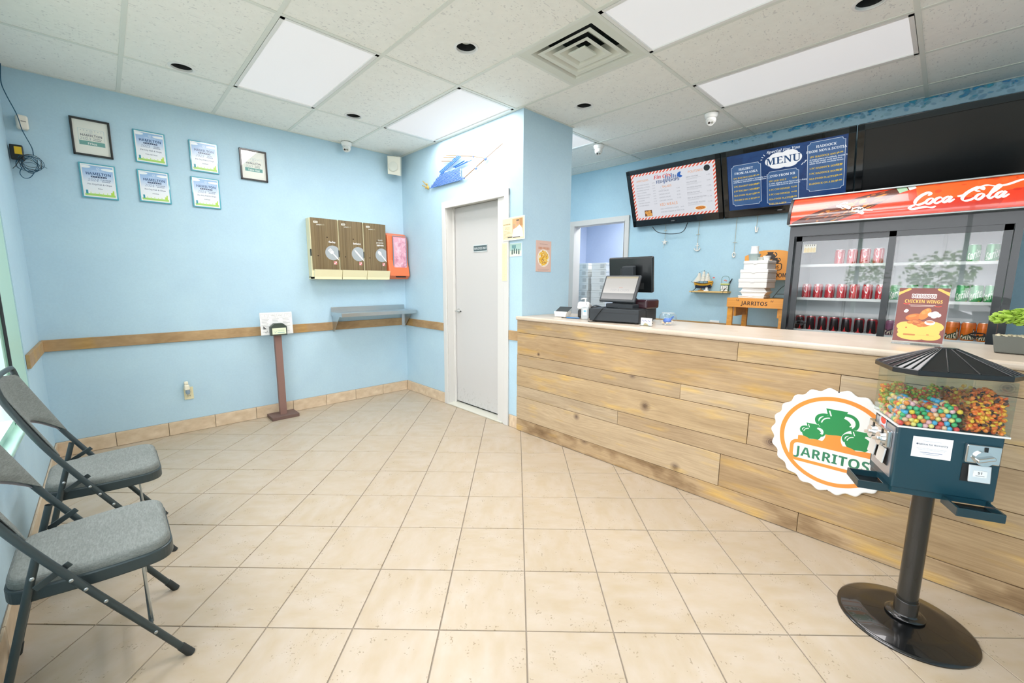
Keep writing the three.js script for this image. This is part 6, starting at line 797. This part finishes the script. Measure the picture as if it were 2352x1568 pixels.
  part('bowl', lathe([[0.0, 0.001], [0.03, 0.002], [0.052, 0.018], [0.062, 0.045], [0.056, 0.072], [0.042, 0.088]], 40), mat('#ffffff', 0.02, { transmission: 1, thickness: 0, side: THREE.DoubleSide }), b); part('rim', new THREE.TorusGeometry(0.042, 0.0018, 8, 40).rotateX(Math.PI / 2).translate(0, 0.088, 0), mat('#e9f0f0', 0.05, { transmission: 0.6, thickness: 0 }), b);
  const fz = thing('blue_figurine', 'small blue whale shape with shells inside the glass bowl', 'figurine', [3.285, CT + 0.0045, -0.255]); part('whale', [sph(0.026, -0.004, 0.026, 0, 1.15, 0.8, 0.9), tf(new THREE.ConeGeometry(0.014, 0.03, 12), 0.026, 0.042, 0, 0, 0, -0.9), rod([0.03, 0.05, 0], [0.045, 0.06, 0.008], 0.005, 8)], mat('#4a74c4', 0.35), fz); part('shells', [sph(0.012, -0.026, 0.012, 0.012, 1, 0.6, 1), sph(0.01, 0.026, 0.012, 0.016, 1, 0.6, 1), sph(0.012, 0.01, 0.011, 0.026, 1, 0.6, 1)], mat('#d9c3a4', 0.6), fz);
  // business cards
  const c = thing('card_holder', 'little clear card holder with printed cards before the drawer', 'card holder', [3.212, CT, -0.075], -0.2); part('holder', [bx(0.095, 0.003, 0.04, 0, 0.0015, 0), bx(0.095, 0.022, 0.002, 0, 0.0125, 0.018)], M.clear, c); sheet('card_stack', 0.09, 0.052, 0.012, canvasTex(256, 148, (g, w, h) => { g.fillStyle = '#e6e6ea'; g.fillRect(0, 0, w, h); g.fillStyle = '#8a8fb0'; for (let i = 0; i < 6; i++) { g.beginPath(); g.arc(40 + i * 36, 52 + (i % 2) * 10, 12, 0, 7); g.fill(); } g.fillStyle = '#cdb68c'; g.beginPath(); g.moveTo(60, 148); g.lineTo(110, 96); g.lineTo(160, 112); g.lineTo(200, 148); g.fill(); }), M.white, c, [0, 0.03, -0.002], 0, 0.5);
  // receipt printer tray, napkins and odds at the counter's end
  const n = thing('receipt_tray', 'small white tray with a dark flap at the counter end', 'tray', [2.335, CT, -0.215], 0.25); part('tray', [extr([[-0.05, 0], [0.05, 0], [0.062, 0.045], [-0.062, 0.045]], 0.1, 0.003).translate(0, 0.003, -0.05)], M.white, n); part('flap', rb(0.115, 0.006, 0.10, 0.002, 0.004, 0.066, -0.015, 0.35), mat('#3a3f40', 0.5), n, 'dark flap');
  const r = thing('receipt_printer', 'white and black receipt printer behind the sanitiser bottle', 'printer', [2.52, CT, -0.33], 0.3); part('case', [rb(0.13, 0.07, 0.15, 0.012, 0, 0.036, 0)], M.black, r); part('paper', [rb(0.11, 0.07, 0.10, 0.02, -0.02, 0.095, 0.02, -0.3)], M.whiteGloss, r, 'curled white paper'); part('cover', [sph(0.07, 0.07, 0.06, -0.02, 1, 0.7, 1)], M.black, r);
  obj('blue_pen', rod([2.44, CT + 0.005, -0.14], [2.56, CT + 0.005, -0.165], 0.0045, 8), mat('#2a7fc0', 0.4), 'blue pen lying by the receipt printer', 'pen'); obj('thin_cord', tube([[2.42, CT + 0.003, -0.17], [2.40, CT + 0.003, -0.12], [2.46, CT + 0.003, -0.1], [2.55, CT + 0.003, -0.13], [2.60, CT + 0.003, -0.2]], 0.0018, 40, 5), M.black, 'thin black cord curled on the counter beside the pen', 'cord'); obj('orange_packet', rb(0.075, 0.03, 0.03, 0.006, 2.675, CT + 0.016, -0.42), mat('#d9643a', 0.5), 'small orange packet behind the cash drawer', 'packet');
  const ch = thing('low_chair', 'light wooden chair back peeking above the counter edge', 'chair', [3.52, 0, -0.95], 0.3); part('back_post', [rb(0.03, 1.02, 0.03, 0.004, -0.18, 0.51, 0), rb(0.03, 1.02, 0.03, 0.004, 0.18, 0.51, 0)], M.orangeWood, ch); part('back_slat', [rb(0.36, 0.06, 0.018, 0.004, 0, 0.93, 0), rb(0.36, 0.06, 0.018, 0.004, 0, 0.75, 0)], M.orangeWood, ch); part('seat', rb(0.4, 0.03, 0.4, 0.006, 0, 0.46, -0.2), M.orangeWood, ch); part('front_leg', [rb(0.03, 0.45, 0.03, 0.004, -0.18, 0.225, -0.38), rb(0.03, 0.45, 0.03, 0.004, 0.18, 0.225, -0.38)], M.orangeWood, ch);
  // chicken wings poster in an acrylic stand
  const w = thing('acrylic_sign_stand', 'clear acrylic stand with a brown DELICIOUS CHICKEN WINGS poster', 'sign stand', [4.598, CT, -0.285], -0.02);
  const wt = canvasTex(640, 1000, (g, W2, H2) => {
    g.fillStyle = '#7c4038'; g.fillRect(0, 0, W2, H2); g.fillStyle = '#f3ba58'; for (const [x, s] of [[0, 1], [640, -1]]) for (let i = 0; i < 9; i++) { g.save(); g.translate(x + s * (10 + i * 17), 20 + (8 - i) * 9); g.rotate(s * (0.5 + i * 0.1)); g.beginPath(); g.ellipse(0, 20, 20, 46 - i * 2, 0, 0, 7); g.fill(); g.restore(); }
    txt(g, 'DELICIOUS', 330, 148, 82, '#7c4038', { style: 'bold', stroke: '#f3efe8', lw: 22, sx: 0.72 }); txt(g, 'CHICKEN WINGS', 330, 246, 84, '#f5bb57', { style: 'bold', sx: 0.72 }); g.fillStyle = '#e9d9cf'; g.fillRect(150, 312, 340, 7); g.fillRect(175, 332, 290, 7); g.strokeStyle = '#d9452f'; g.lineWidth = 14; g.beginPath(); g.arc(120, 230, 70, 0.9, 2.2); g.stroke(); g.beginPath(); g.arc(520, 265, 70, 0.9, 2.2); g.stroke();
    g.fillStyle = '#f6c05c'; for (const [x, y, a, b] of [[320, 800, 270, 130], [160, 720, 130, 90], [480, 710, 150, 100], [250, 880, 200, 90], [460, 880, 150, 80]]) { g.beginPath(); g.ellipse(x, y, a, b, 0, 0, 7); g.fill(); }
    for (const [x, y, a, b, q, c] of [[240, 540, 110, 62, -0.3, '#c9702c'], [370, 480, 60, 110, 0.4, '#d47f33'], [290, 640, 90, 56, 0.3, '#b9602a'], [390, 660, 80, 50, -0.2, '#c4692a'], [410, 420, 40, 56, 0, '#d98a3c'], [200, 640, 40, 30, 0, '#c9762e'], [330, 690, 44, 30, 0, '#c9702c']]) { g.fillStyle = c; g.beginPath(); g.ellipse(x, y, a, b, q, 0, 7); g.fill(); g.fillStyle = 'rgba(245,190,110,0.35)'; g.beginPath(); g.ellipse(x - a * 0.2, y - b * 0.3, a * 0.5, b * 0.35, q, 0, 7); g.fill(); }
    g.fillStyle = '#f0f0ec'; g.beginPath(); g.ellipse(450, 632, 66, 44, 0, 0, 7); g.fill(); g.fillStyle = '#d98a62'; g.beginPath(); g.ellipse(450, 616, 50, 22, 0, 0, 7); g.fill(); g.fillStyle = '#f3f1ee'; for (const [x, y, r] of [[500, 470, 50], [450, 480, 40], [540, 490, 36], [490, 510, 40]]) { g.beginPath(); g.arc(x, y, r, 0, 7); g.fill(); } g.strokeStyle = '#f3f1ee'; g.lineWidth = 16; for (const a of [0, 0.6, 1.2]) { g.beginPath(); g.ellipse(130, 430, 12, 26, a, 0, 7); g.stroke(); }
    g.fillStyle = '#b9743a'; g.beginPath(); g.roundRect(130, 858, 160, 30, 14); g.fill(); g.fillStyle = '#d9a258'; g.fillRect(310, 870, 220, 6); g.fillStyle = '#c04a2a'; g.fillRect(150, 730, 20, 26); g.fillRect(430, 850, 30, 14);
  });
  const ps = sheet('poster', 0.184, 0.272, 0.001, wt, M.white, w, [0, 0.153, 0.0], 0, 0.4, 'brown and yellow chicken wings print'); ps.rotation.x = -0.1;
  part('acrylic_panel', [bx(0.192, 0.286, 0.002, 0, 0.155, -0.0035, -0.1), bx(0.192, 0.003, 0.075, 0, 0.002, -0.012)], M.clear, w);
  // potted artificial plant
  const pl = thing('potted_plant', 'small leafy green plant in a grey rectangular pot on the counter', 'plant', [4.955, CT, -0.265], -0.05);
  const pot = extr([[-0.095, 0], [0.095, 0], [0.108, 0.075], [-0.108, 0.075]], 0.085, 0.003).translate(0, 0.003, -0.0425); part('pot', pot, mat('#5f6159', 0.7), pl); part('pebbles', Array.from({ length: 90 }, () => sph(rr(0.005, 0.008), rr(-0.095, 0.095), 0.079, rr(-0.04, 0.04), 1, 0.7, 1, 6)), mat('#cfc4a6', 0.8), pl).userData.kind = 'stuff';
  part('stem', [tube([[0, 0.07, 0], [0.004, 0.1, 0], [-0.01, 0.13, 0.004], [-0.05, 0.155, 0]], 0.01, 14, 8), tube([[0.004, 0.1, 0], [0.03, 0.13, 0], [0.06, 0.15, 0]], 0.007, 12, 8)], mat('#5b4638', 0.8), pl);
  const lv = [], leafShape = () => { const g = new THREE.SphereGeometry(0.016, 6, 4); g.scale(0.75, 0.22, 1.1); return g; }; for (let i = 0; i < 420; i++) { const k = i % 5, c0 = [[-0.075, 0.155, 0.01], [-0.02, 0.175, 0.0], [0.03, 0.17, 0.01], [0.075, 0.16, 0], [0.0, 0.15, 0.02]][k], g = leafShape(); g.rotateX(rr(-0.9, 0.9)); g.rotateZ(rr(-0.9, 0.9)); g.rotateY(rr(0, 6.28)); const a = rr(0, 6.28), e = Math.acos(rr(-0.5, 1)), q = rr(0.6, 1) * 0.048; g.translate(c0[0] + q * Math.sin(e) * Math.cos(a), c0[1] + q * Math.cos(e) * 0.75, c0[2] + q * Math.sin(e) * Math.sin(a)); lv.push(g); } part('foliage', lv, mat('#a3c644', 0.6, { transmission: 0.2, thickness: 0 }), pl, 'bright yellow-green leaves').userData.kind = 'stuff';
}
renderer.render(scene, camera);
